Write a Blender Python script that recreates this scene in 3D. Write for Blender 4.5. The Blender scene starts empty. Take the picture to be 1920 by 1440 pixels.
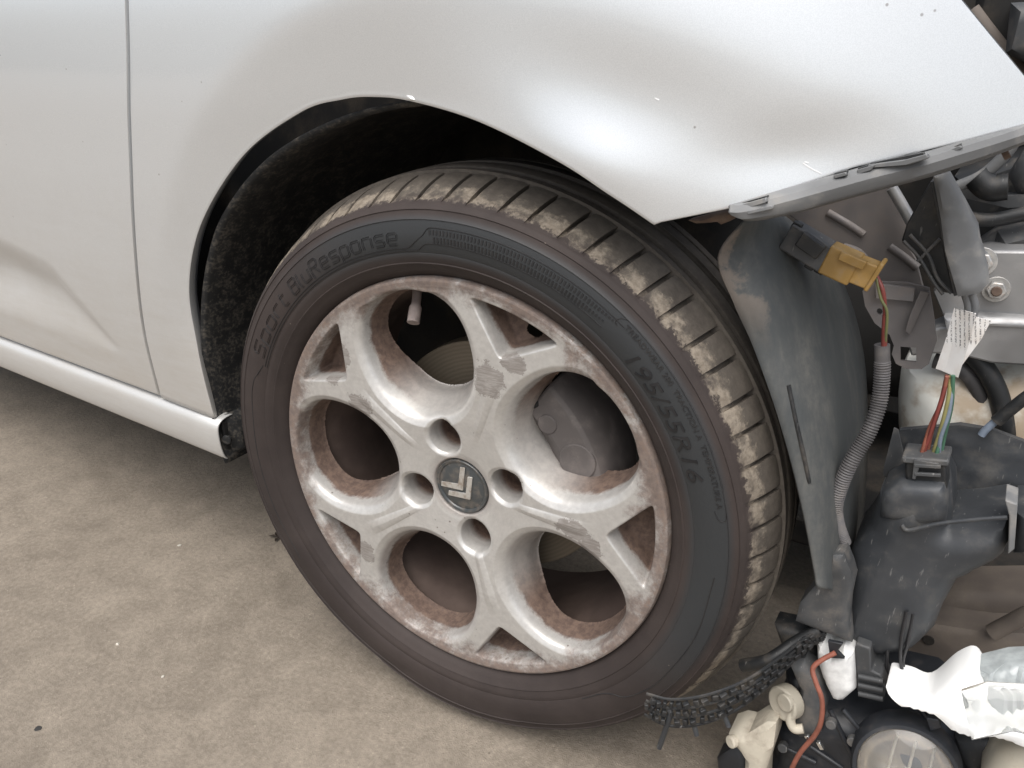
import bpy, bmesh, math, random
import numpy as np
from mathutils import Vector, Matrix, Euler
from mathutils.geometry import delaunay_2d_cdt
random.seed(7); rng = np.random.default_rng(7)
S = bpy.context.scene
COL = S.collection
# ------------------------------------------------------------------ camera
CAM = Vector((0.397, -0.529, 0.712))
ROT = Euler((math.radians(65.97), math.radians(-0.49), math.radians(32.34)), 'XYZ')
FPX = 1443.5
STEER = math.radians(4.46)
cd = bpy.data.cameras.new('camera'); cam = bpy.data.objects.new('camera', cd); COL.objects.link(cam)
cam.location = CAM; cam.rotation_euler = ROT
cd.sensor_width = 36; cd.lens = FPX / 1920 * 36; cd.clip_start = 0.02; cd.clip_end = 300
S.camera = cam
# ------------------------------------------------------------------ sky, sun, exposure (bright overcast)
SUN_EL, SUN_AZ = math.radians(64), math.radians(165)      # azimuth measured from +Y towards +X
wd = bpy.data.worlds.new('World'); S.world = wd; wd.use_nodes = True
nt = wd.node_tree; nt.nodes.clear()
sky = nt.nodes.new('ShaderNodeTexSky'); sky.sky_type = 'NISHITA'; sky.sun_disc = False
sky.sun_elevation = SUN_EL; sky.sun_rotation = SUN_AZ; sky.air_density = 1.0; sky.dust_density = 4.0; sky.ozone_density = 1.0
hs = nt.nodes.new('ShaderNodeHueSaturation'); hs.inputs['Saturation'].default_value = 0.45
bg = nt.nodes.new('ShaderNodeBackground'); bg.inputs['Strength'].default_value = 0.11
wo = nt.nodes.new('ShaderNodeOutputWorld')
nt.links.new(sky.outputs[0], hs.inputs['Color']); nt.links.new(hs.outputs[0], bg.inputs[0]); nt.links.new(bg.outputs[0], wo.inputs[0])
sl = bpy.data.lights.new('sun', 'SUN'); sl.energy = 1.5; sl.angle = math.radians(60); sl.color = (1.0, 0.98, 0.95)
so = bpy.data.objects.new('sun', sl); COL.objects.link(so)
sd = Vector((math.sin(SUN_AZ) * math.cos(SUN_EL), math.cos(SUN_AZ) * math.cos(SUN_EL), math.sin(SUN_EL)))
so.rotation_euler = sd.to_track_quat('Z', 'Y').to_euler(); so.location = (1, -3, 4)
S.view_settings.view_transform = 'Standard'; S.view_settings.look = 'None'
S.view_settings.exposure = 0.88; S.view_settings.gamma = 1.0; S.view_settings.use_curve_mapping = False
S.render.engine = 'CYCLES'

# ------------------------------------------------------------------ material helpers
class NT:
    def __init__(s, name, coord_obj=None):
        s.m = bpy.data.materials.new(name); s.m.use_nodes = True
        s.t = s.m.node_tree; s.t.nodes.clear()
        s.out = s.t.nodes.new('ShaderNodeOutputMaterial')
        s.b = s.t.nodes.new('ShaderNodeBsdfPrincipled'); s.t.links.new(s.b.outputs[0], s.out.inputs[0])
        tc = s.t.nodes.new('ShaderNodeTexCoord')
        if coord_obj: tc.object = coord_obj
        s.co = tc.outputs['Object']
    def link(s, v, inp):
        if isinstance(v, (int, float)): inp.default_value = v
        elif isinstance(v, tuple): inp.default_value = (*v, 1) if len(v) == 3 and len(inp.default_value) == 4 else v
        else: s.t.links.new(v, inp)
    def noise(s, scale, detail=4, rough=.55, co=None, stretch=None, dist=0):
        n = s.t.nodes.new('ShaderNodeTexNoise'); n.inputs['Scale'].default_value = scale
        n.inputs['Detail'].default_value = detail; n.inputs['Roughness'].default_value = rough; n.inputs['Distortion'].default_value = dist
        c = co or s.co
        if stretch:
            mp = s.t.nodes.new('ShaderNodeMapping'); mp.inputs['Scale'].default_value = stretch[:3]
            if len(stretch) > 3: mp.inputs['Rotation'].default_value = stretch[3:]
            s.t.links.new(c, mp.inputs[0]); c = mp.outputs[0]
        s.t.links.new(c, n.inputs['Vector']); return n.outputs['Fac']
    def voro(s, scale, feature='F1', rnd=1):
        n = s.t.nodes.new('ShaderNodeTexVoronoi'); n.feature = feature; n.inputs['Scale'].default_value = scale; n.inputs['Randomness'].default_value = rnd
        s.t.links.new(s.co, n.inputs['Vector']); return n.outputs['Distance']
    def math(s, op, a, b=0.0, clamp=False):
        n = s.t.nodes.new('ShaderNodeMath'); n.operation = op; n.use_clamp = clamp
        s.link(a, n.inputs[0]); s.link(b, n.inputs[1]); return n.outputs[0]
    def rng(s, v, lo, hi, a=0.0, b=1.0, smooth=True):
        n = s.t.nodes.new('ShaderNodeMapRange'); n.interpolation_type = 'SMOOTHSTEP' if smooth else 'LINEAR'
        s.link(v, n.inputs[0]); n.inputs[1].default_value = lo; n.inputs[2].default_value = hi
        n.inputs[3].default_value = a; n.inputs[4].default_value = b; return n.outputs[0]
    def mix(s, f, a, b):
        n = s.t.nodes.new('ShaderNodeMix'); n.data_type = 'RGBA'; s.link(f, n.inputs[0]); s.link(a, n.inputs[6]); s.link(b, n.inputs[7]); return n.outputs[2]
    def mixf(s, f, a, b):
        n = s.t.nodes.new('ShaderNodeMix'); n.data_type = 'FLOAT'; s.link(f, n.inputs[0]); s.link(a, n.inputs[2]); s.link(b, n.inputs[3]); return n.outputs[0]
    def xyz(s):
        n = s.t.nodes.new('ShaderNodeSeparateXYZ'); s.t.links.new(s.co, n.inputs[0]); return n.outputs
    def dist(s, p, sx=1, sy=1, sz=1):
        n = s.t.nodes.new('ShaderNodeVectorMath'); n.operation = 'SUBTRACT'; s.t.links.new(s.co, n.inputs[0]); n.inputs[1].default_value = p
        m = s.t.nodes.new('ShaderNodeVectorMath'); m.operation = 'MULTIPLY'; s.t.links.new(n.outputs[0], m.inputs[0]); m.inputs[1].default_value = (sx, sy, sz)
        l = s.t.nodes.new('ShaderNodeVectorMath'); l.operation = 'LENGTH'; s.t.links.new(m.outputs[0], l.inputs[0]); return l.outputs['Value']
    def bump(s, h, strength=.3, dist=.001, normal=None):
        n = s.t.nodes.new('ShaderNodeBump'); n.inputs['Strength'].default_value = strength; n.inputs['Distance'].default_value = dist
        s.link(h, n.inputs['Height'])
        if normal: s.t.links.new(normal, n.inputs['Normal'])
        return n.outputs[0]
    def set(s, **k):
        names = dict(base='Base Color', rough='Roughness', metal='Metallic', spec='Specular IOR Level', coat='Coat Weight', coatr='Coat Roughness',
                     normal='Normal', trans='Transmission Weight', ior='IOR', sss='Subsurface Weight', sssr='Subsurface Radius', sheen='Sheen Weight')
        for a, v in k.items(): s.link(v, s.b.inputs[names[a]])
        return s.m

def dusty(name, base, dirt=(.30, .25, .20), amount=.5, scale=60, rough=.5, metal=0., spec=.5, bump=.15, fine=400, var=.25, coat=0., fleck=0.):
    n = NT(name)
    a = n.noise(scale, 6, .65); b = n.noise(fine, 3, .6); c = n.noise(scale * .25, 3)
    msk = n.rng(n.math('ADD', n.math('MULTIPLY', a, .6), n.math('MULTIPLY', c, .4)), .62 - .3 * amount, .78 - .2 * amount)
    msk = n.math('MULTIPLY', msk, n.rng(b, .2, .75, .55, 1.0))
    msk = n.math('MULTIPLY', msk, min(1, .35 + .6 * amount))
    vb = n.mix(n.rng(c, .35, .65), tuple(x * (1 - var) for x in base), tuple(min(1, x * (1 + var)) for x in base))
    col = n.mix(msk, vb, dirt)
    if fleck:
        fk = n.math('MULTIPLY', n.rng(n.noise(150, 3, .6, stretch=(2.2, 1, .35, 0, .35, 0)), .66, .72), fleck); col = n.mix(fk, col, (.34, .33, .31))
    return n.set(base=col, rough=n.mixf(msk, n.mixf(a, rough * .85, min(1, rough * 1.2)), .9), metal=n.mixf(msk, metal, 0.), spec=spec, coat=coat,
                 normal=n.bump(n.math('ADD', n.math('MULTIPLY', a, .6), n.math('MULTIPLY', b, .4)), bump, .0012))

# ------------------------------------------------------------------ object helpers
def tag(o, label=None, cat=None, group=None, kind=None):
    if label: o['label'] = label
    if cat: o['category'] = cat
    if group: o['group'] = group
    if kind: o['kind'] = kind
    return o
def empty(name, loc=(0, 0, 0)):
    o = bpy.data.objects.new(name, None); COL.objects.link(o); o.location = loc; o.empty_display_size = .05; return o
def new(name, verts, faces, mat, parent=None, smooth=True, bevel=0., solid=0., subsurf=0, sharp=35):
    me = bpy.data.meshes.new(name); me.from_pydata([tuple(v) for v in verts], [], [tuple(f) for f in faces]); me.update()
    return link(name, me, mat, parent, smooth, bevel, solid, subsurf, sharp)
def link(name, me, mat, parent=None, smooth=True, bevel=0., solid=0., subsurf=0, sharp=35):
    bm = bmesh.new(); bm.from_mesh(me); bmesh.ops.recalc_face_normals(bm, faces=bm.faces); bm.to_mesh(me); bm.free()
    me.polygons.foreach_set('use_smooth', [smooth] * len(me.polygons))
    if smooth and sharp: me.set_sharp_from_angle(angle=math.radians(sharp))
    me.materials.append(mat)
    o = bpy.data.objects.new(name, me); COL.objects.link(o)
    if parent:
        o.parent = parent
        if parent.type == 'EMPTY' and parent.location.length > 0: o.matrix_parent_inverse = Matrix.Translation(-parent.location)
    if solid:
        m = o.modifiers.new('thickness', 'SOLIDIFY'); m.thickness = solid; m.offset = 0
    if bevel:
        m = o.modifiers.new('bevel', 'BEVEL'); m.width = bevel; m.segments = 2; m.limit_method = 'ANGLE'; m.angle_limit = math.radians(40)
        for p in me.polygons: p.use_smooth = True
    if subsurf:
        m = o.modifiers.new('sub', 'SUBSURF'); m.levels = subsurf; m.render_levels = subsurf
    return o
RM = np.array(ROT.to_matrix()); CC = np.array(CAM)
def ray(x, y): return RM @ np.array([(x - 960) / FPX, -(y - 720) / FPX, -1.0])
def at(x, y, Y):
    v = ray(x, y); return CC + v * ((Y - CC[1]) / v[1])
def atz(x, y, Z):
    v = ray(x, y); return CC + v * ((Z - CC[2]) / v[2])
def on_plane(x, y, p0, n):
    v = ray(x, y); return CC + v * (np.dot(n, p0 - CC) / np.dot(n, v))
def catmull(P, n=8, closed=False):
    P = [np.array(p, float) for p in P]; out = []
    m = len(P); rngi = range(m if closed else m - 1)
    for i in rngi:
        p1, p2 = P[i], P[(i + 1) % m]
        p0 = P[i - 1] if (i > 0 or closed) else 2 * p1 - p2
        p3 = P[(i + 2) % m] if (i + 2 < m or closed) else 2 * p2 - p1
        for k in range(n):
            t = k / n
            out.append(.5 * ((2 * p1) + (p2 - p0) * t + (2 * p0 - 5 * p1 + 4 * p2 - p3) * t * t + (3 * p1 - p0 - 3 * p2 + p3) * t ** 3))
    if not closed: out.append(P[-1])
    return out
def tube(name, pts, r, mat, parent, seg=12, n=8, rfun=None):
    C = catmull(pts, n) if n else [np.array(p, float) for p in pts]
    V, F = [], []; a = None
    for i, c in enumerate(C):
        t = C[min(i + 1, len(C) - 1)] - C[max(i - 1, 0)]; t = t / (np.linalg.norm(t) + 1e-12)
        if a is None:
            a = np.cross(t, [.1, -.97, .2]); a = np.cross(t, [1., 0, 0]) if np.linalg.norm(a) < .05 else a
        a = a - t * np.dot(a, t); a = a / np.linalg.norm(a); b = np.cross(t, a)
        rr = rfun(i, len(C)) if rfun else r
        for k in range(seg):
            th = 2 * math.pi * k / seg; V.append(c + rr * (math.cos(th) * a + math.sin(th) * b))
    for i in range(len(C) - 1):
        for k in range(seg):
            F.append((i * seg + k, i * seg + (k + 1) % seg, (i + 1) * seg + (k + 1) % seg, (i + 1) * seg + k))
    F.append(tuple(range(seg))); F.append(tuple((len(C) - 1) * seg + k for k in range(seg)))
    return new(name, V, F, mat, parent, sharp=50)
def panel(name, px, Y, mat, parent, thick=.003, tilt=(0, 0), bulge=0., soft=.01, step=.006, bevel=.0, smooth_outline=0, bump=None, holes=()):
    """an outline with real thickness standing near depth Y (tilt = dY/dX, dY/dZ); bulge rounds its face outwards"""
    n = np.array([-tilt[0], 1., -tilt[1]]); c = np.mean(px, 0); p0 = at(c[0], c[1], Y)
    P = [on_plane(x, y, p0, n) for x, y in px]
    if smooth_outline: P = catmull(P, smooth_outline, True)
    P2 = [Vector((p[0], p[2])) for p in P]; N = len(P2)
    A = np.array([[p[0], p[2]] for p in P]); B = np.roll(A, -1, 0)
    def dist(q):
        d = B - A; t = np.clip(((q - A) * d).sum(1) / ((d * d).sum(1) + 1e-15), 0, 1)
        return np.sqrt(((A + d * t[:, None] - q) ** 2).sum(1)).min()
    def inside(q):
        c = ((A[:, 1] > q[1]) != (B[:, 1] > q[1])); xx = A[:, 0] + (q[1] - A[:, 1]) * (B[:, 0] - A[:, 0]) / (B[:, 1] - A[:, 1] + 1e-15)
        return (c & (q[0] < xx)).sum() % 2 == 1
    pts = list(P2)
    if bulge or bump:
        mn, mx = A.min(0), A.max(0)
        for i, x in enumerate(np.arange(mn[0], mx[0], step)):
            for z in np.arange(mn[1], mx[1], step):
                q = np.array([x, z + (i % 2) * step / 2])
                if inside(q) and dist(q) > step * .45: pts.append(Vector(q))
    hl_ = []; hed = []
    for h in holes:
        q = [on_plane(x, y, p0, n) for x, y in h]; b0 = len(pts); pts += [Vector((v[0], v[2])) for v in q]; hl_.append(np.array([[v[0], v[2]] for v in q]))
        hed += [(b0 + i, b0 + (i + 1) % len(q)) for i in range(len(q))]
    vs, es, fs, *_ = delaunay_2d_cdt(pts, hed, [list(range(N))], 1, 1e-7)
    def inpoly(q, A_):
        B_ = np.roll(A_, -1, 0); c = ((A_[:, 1] > q[1]) != (B_[:, 1] > q[1])); xx = A_[:, 0] + (q[1] - A_[:, 1]) * (B_[:, 0] - A_[:, 0]) / (B_[:, 1] - A_[:, 1] + 1e-15)
        return (c & (q[0] < xx)).sum() % 2 == 1
    fs = [f for f in fs if not any(inpoly(np.mean([np.array(vs[i]) for i in f], 0), A_) for A_ in hl_)]
    yy = lambda x, z: p0[1] + tilt[0] * (x - p0[0]) + tilt[1] * (z - p0[2])
    V = []; K = len(vs)
    for v in vs:
        q = np.array(v); d = dist(q) if bulge else 0
        h = bulge * math.sqrt(max(0, 1 - (1 - min(1, d / soft)) ** 2)) if bulge else 0
        if bump: h += bump(v.x, v.y)
        V.append((v.x, yy(v.x, v.y) - h, v.y))
    for v in vs: V.append((v.x, yy(v.x, v.y) + thick, v.y))
    F = [tuple(f) for f in fs] + [tuple(K + i for i in reversed(f)) for f in fs]
    cnt = {}
    for f in fs:
        for i in range(len(f)): 
            e = (f[i], f[(i + 1) % len(f)]); cnt[tuple(sorted(e))] = None if tuple(sorted(e)) in cnt else e
    for e in cnt.values():
        if e: F.append((e[1], e[0], K + e[0], K + e[1]))
    return new(name, V, F, mat, parent, bevel=bevel if not (bulge or bump) else 0, sharp=38)
def grid(name, G, mat, parent, solid=0., **k):
    G = np.array(G); a, b = G.shape[:2]; V = G.reshape(-1, 3)
    F = [(i * b + j, i * b + j + 1, (i + 1) * b + j + 1, (i + 1) * b + j) for i in range(a - 1) for j in range(b - 1)]
    return new(name, V, F, mat, parent, solid=solid, **k)
def oriented_box(name, p0, p1, h, d, mat, parent, bevel=.001, up=(0, 0, 1), taper=1.):
    p0, p1 = np.array(p0), np.array(p1); t = (p1 - p0) / np.linalg.norm(p1 - p0); a = np.cross(t, np.array(up, float)); a /= np.linalg.norm(a); b = np.cross(a, t)
    V = []
    for p, s in ((p0, 1), (p1, taper)):
        for sa, sb in ((-1, -1), (1, -1), (1, 1), (-1, 1)): V.append(p + a * sa * d / 2 * s + b * sb * h / 2 * s)
    F = [(0, 1, 2, 3), (7, 6, 5, 4), (0, 4, 5, 1), (1, 5, 6, 2), (2, 6, 7, 3), (3, 7, 4, 0)]
    return new(name, V, F, mat, parent, bevel=bevel)
def disc(name, c, axis, r, h, mat, parent, seg=24, bevel=.0008, r2=None):
    axis = Vector(axis).normalized(); q = axis.to_track_quat('Z', 'Y').to_matrix(); V = []
    for z, rr in ((0, r), (h, r2 or r)):
        for k in range(seg): V.append(Vector(c) + q @ Vector((rr * math.cos(2 * math.pi * k / seg), rr * math.sin(2 * math.pi * k / seg), z)))
    F = [tuple(range(seg)), tuple(range(seg, 2 * seg))] + [(k, (k + 1) % seg, seg + (k + 1) % seg, seg + k) for k in range(seg)]
    return new(name, V, F, mat, parent, bevel=bevel)
def lathe(name, prof, mat, parent, seg=180, close=False):
    """profile of (radius, outward) about the wheel axis, in wheel space"""
    V, F = [], []; n = len(prof)
    for k in range(seg):
        a = 2 * math.pi * k / seg
        for r, w in prof: V.append((r * math.cos(a), -w, r * math.sin(a)))
    for k in range(seg):
        k2 = (k + 1) % seg
        for i in range(n - 1 + close): F.append((k * n + i, k2 * n + i, k2 * n + (i + 1) % n, k * n + (i + 1) % n))
    return new(name, V, F, mat, parent, sharp=40)

# ------------------------------------------------------------------ ground
g = NT('concrete')
a = g.noise(2.2, 5, .6); b = g.noise(22, 6, .7); c = g.noise(160, 4, .7); d = g.noise(650, 2, .6); e = g.noise(7, 4, .6, dist=.6)
mixv = g.math('ADD', g.math('MULTIPLY', a, .28), g.math('ADD', g.math('MULTIPLY', b, .34), g.math('MULTIPLY', c, .38)))
col = g.mix(g.rng(mixv, .36, .64), (.155, .130, .102), (.268, .229, .183))
col = g.mix(g.math('MULTIPLY', g.rng(e, .54, .74), .38), col, (.105, .086, .066))
speck = g.rng(g.voro(150), .24, .10); sel = g.rng(g.noise(45, 3), .50, .58)
col = g.mix(g.math('MULTIPLY', g.math('MULTIPLY', speck, sel), .38), col, (.38, .33, .265))
dk = g.rng(g.voro(75), .10, .04); sel2 = g.rng(g.noise(21, 2), .60, .66)
col = g.mix(g.math('MULTIPLY', g.math('MULTIPLY', dk, sel2), .7), col, (.06, .05, .045))
scr = g.rng(g.noise(9, 5, .7, stretch=(1.0, 11.0, 1.0, 0, 0, .55)), .62, .74)
col = g.mix(g.math('MULTIPLY', scr, .28), col, (.30, .26, .205))
g.set(base=col, rough=g.rng(b, .3, .7, .62, .9), spec=.3, normal=g.bump(g.math('ADD', g.math('MULTIPLY', c, .6), g.math('MULTIPLY', d, .4)), .7, .003))
G = 60
tag(new('ground', [(-G, -G, 0), (G, -G, 0), (G, G, 0), (-G, G, 0)], [(0, 1, 2, 3)], g.m, smooth=False), kind='structure')

# ------------------------------------------------------------------ the car
car = empty('car', (0, .09, 0))
tag(car, 'silver hatchback with front bumper removed, dented front wing and dusty alloy wheel', 'car')
zk = np.array([.15, .2, .27, .35, .45, .55, .65, .75, .85, .95, 1.05, 1.15, 1.3]); yk = np.array([.03, .022, .014, .006, -.003, -.010, -.014, -.011, .003, .032, .08, .15, .28])
zf = np.linspace(.15, 1.3, 800); yf = np.interp(zf, zk, yk)
ker = np.exp(-np.linspace(-2.5, 2.5, 81) ** 2); ker /= ker.sum(); yf = np.convolve(np.pad(yf, 40, 'edge'), ker, 'valid')
def sp(x, k): return k * np.logaddexp(0, x / k)
def gauss(X, Z, cx, cz, sx, sz, rot=0):
    c, s = math.cos(rot), math.sin(rot); dx, dz = X - cx, Z - cz; u = c * dx + s * dz; v = -s * dx + c * dz
    return np.exp(-(u / sx) ** 2 - (v / sz) ** 2)
def bodyY(X, Z):
    X = np.asarray(X, float); Z = np.asarray(Z, float)
    Y = np.interp(Z + .42 * sp(X - .13, .04), zf, yf)
    Y = Y + .75 * sp(X - .06, .03) ** 2
    R = np.hypot(X, Z - .30)
    ring = sp(.452 - R, .0045) - sp(.365 - R, .004)                       # flared band round the arch
    fade = 1 / (1 + np.exp((X - .02) / .035)) * 1 / (1 + np.exp((.36 - Z) / .03))
    Y = Y + .20 * ring * fade
    Y = Y + .0045 * gauss(X, Z, .165, .675, .10, .034, -.30)              # long soft crumple in the wing
    Y = Y - .0045 * gauss(X, Z, .135, .630, .05, .024, -.35)
    Y = Y + .003 * gauss(X, Z, .27, .645, .05, .022, .2)
    return Y
def body(x, y, lift=0.):
    Y = -.02
    for _ in range(25):
        p = at(x, y, Y); Y = .5 * Y + .5 * float(bodyY(p[0], p[2]))
    p = at(x, y, Y - lift); return p
def bxz(x, y): p = body(x, y); return np.array([p[0], p[2]])

def make_paint(name, dusttop=.62, amt=1.0):
    n = NT(name); x, y, z = n.xyz()
    a = n.noise(9, 6, .7); f = n.noise(260, 4, .65); st = n.noise(34, 5, .7, stretch=(.25, .25, 1.6, 0, .5, 0))
    d = n.math('ADD', n.rng(z, dusttop, .24, 0, 1.0, False), n.math('MULTIPLY', n.math('SUBTRACT', a, .5), .5))
    d = n.math('MULTIPLY', n.rng(d, -.1, 1.15, .04, 1.0), n.rng(st, .25, .8, .7, 1.0))
    d = n.math('MULTIPLY', d, amt * .8, True)
    spk = n.math('MULTIPLY', n.rng(n.voro(55), .07, .035), n.rng(n.noise(13, 2), .60, .66))
    flake = n.noise(1500, 1)
    col = n.mix(n.rng(flake, .35, .65), (.66, .68, .69), (.72, .74, .75))
    col = n.mix(d, col, (.34, .295, .235)); col = n.mix(n.math('MULTIPLY', spk, .6), col, (.16, .13, .11))
    return n.set(base=col, metal=n.mixf(d, .52, .05), rough=n.mixf(d, .31, .62), coat=n.mixf(d, .9, .15), coatr=.06,
                 normal=n.bump(n.math('ADD', n.math('MULTIPLY', f, .5), n.math('MULTIPLY', a, .5)), .025, .001))
paint = make_paint('silver_paint')
sillpaint = make_paint('silver_sill_paint', .40, .75)
black_plastic = dusty('black_plastic', (.014, .015, .016), (.11, .094, .076), .45, 70, .5, fleck=.3)
grey_plastic = dusty('grey_plastic', (.058, .060, .062), (.17, .15, .128), .55, 50, .55, fleck=.45)
slate_plastic = dusty('slate_plastic', (.036, .039, .043), (.13, .12, .105), .42, 45, .5, fleck=.28)
rail_plastic = dusty('rail_plastic', (.15, .153, .155), (.29, .27, .24), .55, 60, .5)
liner_mat = dusty('liner_plastic', (.009, .0095, .010), (.125, .108, .086), .56, 240, .75, bump=.5)
liner_front = NT('liner_front')
_n = liner_front; _a = _n.noise(14, 6, .7, stretch=(1, 1, .25)); _b = _n.noise(120, 4, .7); _c = _n.noise(30, 5, .7)
_x, _y, _z = _n.xyz()
_m = _n.math('MULTIPLY', _n.rng(_a, .40, .66), _n.rng(_b, .3, .65, .4, 1.)); _e = _n.math('MULTIPLY', _n.rng(_n.math('SUBTRACT', _y, _n.math('MULTIPLY', _n.math('SUBTRACT', _c, .5), .05)), .0525, .046), _n.rng(_z, .49, .55))
_col = _n.mix(_m, (.055, .060, .061), (.112, .110, .101)); _col = _n.mix(_n.math('MULTIPLY', _e, .85), _col, (.17, .14, .115))
_n.set(base=_col, rough=.7, spec=.45, normal=_n.bump(_n.math('ADD', _b, _c), .15, .0015))
steel_dark = dusty('dusty_steel', (.155, .142, .137), (.21, .175, .15), .6, 40, .55, .3)
steel = dusty('galvanised_steel', (.30, .30, .30), (.25, .22, .195), .42, 45, .42, .55)
under = dusty('underbody', (.012, .011, .010), (.09, .07, .05), .5, 18, .85)
earthy = dusty('dusty_subframe', (.12, .10, .085), (.21, .175, .14), .6, 30, .75)
bolt_m = dusty('bolt_steel', (.42, .41, .39), (.30, .22, .16), .4, 200, .4, .7)
rust = dusty('rusty_scrap', (.09, .06, .045), (.16, .12, .09), .6, 120, .85, bump=.5)

# ---- front wing
pairs_a = [((399, 783), bxz(302, 745)), ((367, 650), bxz(272, 620)), ((351, 540), bxz(256, 470)), ((372, 420), bxz(248, 300)), ((450, 290), bxz(244, 120)),
           ((560, 205), bxz(241, -60)), ((640, 180), bxz(238, -230)), ((700, 175), (-.12, 1.0)), ((770, 183), (0, .99)), ((900, 222), (.10, .96)), ((1050, 297), (.18, .92)),
           ((1150, 362), (.235, .88)), ((1230, 416), (.275, .84))]
pairs_b = [((1230, 416), (.275, .84)), ((1380, 386), bxz(1725, -90)), ((1600, 312), bxz(1800, 0)), ((1800, 264), bxz(1868, 83)), ((1920, 232), bxz(1928, 155)), ((1985, 216), bxz(1975, 205))]
inner, outer = [], []
for pr in (pairs_a, pairs_b):
    I = [bxz(*p[0]) for p in pr]; O = [np.array(p[1], float) for p in pr]
    inner += catmull(I, 14) if pr is pairs_a else [I[i] + (I[i + 1] - I[i]) * k / 14 for i in range(len(I) - 1) for k in range(1, 15)]
    outer += catmull(O, 14) if pr is pairs_a else [O[i] + (O[i + 1] - O[i]) * k / 14 for i in range(len(O) - 1) for k in range(1, 15)]
rows = []
NA = 12 * 14 + 1
seam_xz = outer[:14 * 6 + 1]
T = np.concatenate([np.linspace(0, .15, 16)[:-1], np.linspace(.15, 1, 46)])
for s, (i, o) in enumerate(zip(inner, outer)):
    row = []; toward = np.array([0, .30]) - i; toward /= np.linalg.norm(toward)
    y0 = float(bodyY(*i)); lip = 1.0 if s < NA else .25
    for dx, dy in ((-.004, .016), (-.001, .010), (.0022, .0035), (.0024, .0007), (.0012, .0000)):
        q = i + toward * dx * lip; row.append((q[0], y0 + dy * (1 if lip == 1 else .6), q[1]))
    for t in T:
        q = i + (o - i) * t; y = float(bodyY(*q)); L = np.linalg.norm(o - i); de = (1 - t) * L
        if s < 14 * 6 + 1: y += .0008 * max(0, 1 - de / .0012) ** 2
        row.append((q[0], y, q[1]))
    row.append((o[0] + (.0 if s > 70 else -.0003), float(bodyY(*o)) + .016, o[1])); rows.append(row)
wing = grid('front_wing', rows, paint, car, solid=.0012, sharp=60)
wing['label'] = 'dented silver front wing above the wheel, flared round the arch'
n = NT('bare_scratch'); scratch_m = n.set(base=(.74, .74, .73), rough=.4, metal=.3)
for st in ([(1008, 163), (1060, 171), (1110, 178), (1160, 183), (1228, 186)], [(1228, 184), (1236, 188)], [(1380, 214), (1420, 226), (1462, 243)], [(1508, 304), (1516, 306)], [(1505, 306), (1520, 316), (1540, 326)], [(1380, 350), (1410, 346)], [(1104, 198), (1110, 196)]):
    big = st[0][0] in (1228, 1508, 1505); tube('paint_scratch', [body(x, y, -.0002 if not big else .0002) for x, y in st], .0007 if big else .0004, scratch_m, car, 6, 4)
panel('lip_nick', [(762, 179), (772, 180), (778, 187), (770, 189), (765, 186)], body(770, 182)[1] - .001, scratch_m, car, .006, bulge=.0015, soft=.003, step=.0015)
# ---- door
sx = np.array([p[0] for p in seam_xz]); sz = np.array([p[1] for p in seam_xz]); o_ = np.argsort(sz)
def seam(z): return np.interp(z, sz[o_], sx[o_])
scT = [at(x, y, .0) for x, y in ((-420, 380), (0, 470), (100, 518), (160, 590), (212, 655))]
scB = [at(x, y, .008) for x, y in ((-420, 470), (0, 590), (100, 625), (160, 645), (214, 662))]
def scoop(X, Z):
    o1 = np.argsort([p[0] for p in scT]); zt = np.interp(X, [scT[i][0] for i in o1], [scT[i][2] for i in o1])
    zb = np.interp(X, [scB[i][0] for i in o1], [scB[i][2] for i in o1]); h = np.maximum(zt - zb, .004)
    t = (Z - zb) / h; amp = np.clip((scT[-1][0] - X) / .22, 0, 1) ** .8
    prof = np.where(t < .72, np.clip(t / .72, 0, 1), np.clip((1.25 - t) / .53, 0, 1)); prof = prof * prof * (3 - 2 * prof)
    return .013 * amp * prof
rows = []
zs = np.concatenate([np.linspace(.2695, .60, 110), np.linspace(.61, 1.0, 40)])
for z in zs:
    row = []; x1 = float(seam(z)) - .0003
    for t in np.concatenate([[0], np.linspace(0, .03, 7)[1:], np.linspace(.03, 1, 120)[1:]]):
        x = x1 + (-1.5 - x1) * t; y = float(bodyY(x, z)) + float(scoop(x, z)); y += .0008 * max(0, 1 - (x1 - x) / .0012) ** 2
        if z < .2735: y += .004 * ((.2735 - z) / .004) ** 2
        if t == 0: y += .014
        row.append((x, y, z))
    rows.append(row)
door = grid('door', rows, paint, car, solid=.0012, sharp=60)
# ---- sill
prof = catmull([(.034, .2672), (.028, .2672), (.017, .2645), (.0105, .257), (.0095, .240), (.0115, .222), (.016, .211), (.028, .2055), (.06, .203)], 5)
xe = at(412, 815, .012)[0]
rows = []
for x in [xe + .0] + list(np.linspace(xe - .001, -1.9, 30)):
    sh = .0 if x < xe - .0005 else .0015
    rows.append([(x + .006 * (z - .235) / .03 * 0, y + sh, z) for y, z in prof])
sill = grid('sill', rows, sillpaint, car, solid=.0014, sharp=60)
oriented_box('sill_core', (xe - .002, .045, .236), (-1.9, .045, .236), .050, .050, under, car, .002)
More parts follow.
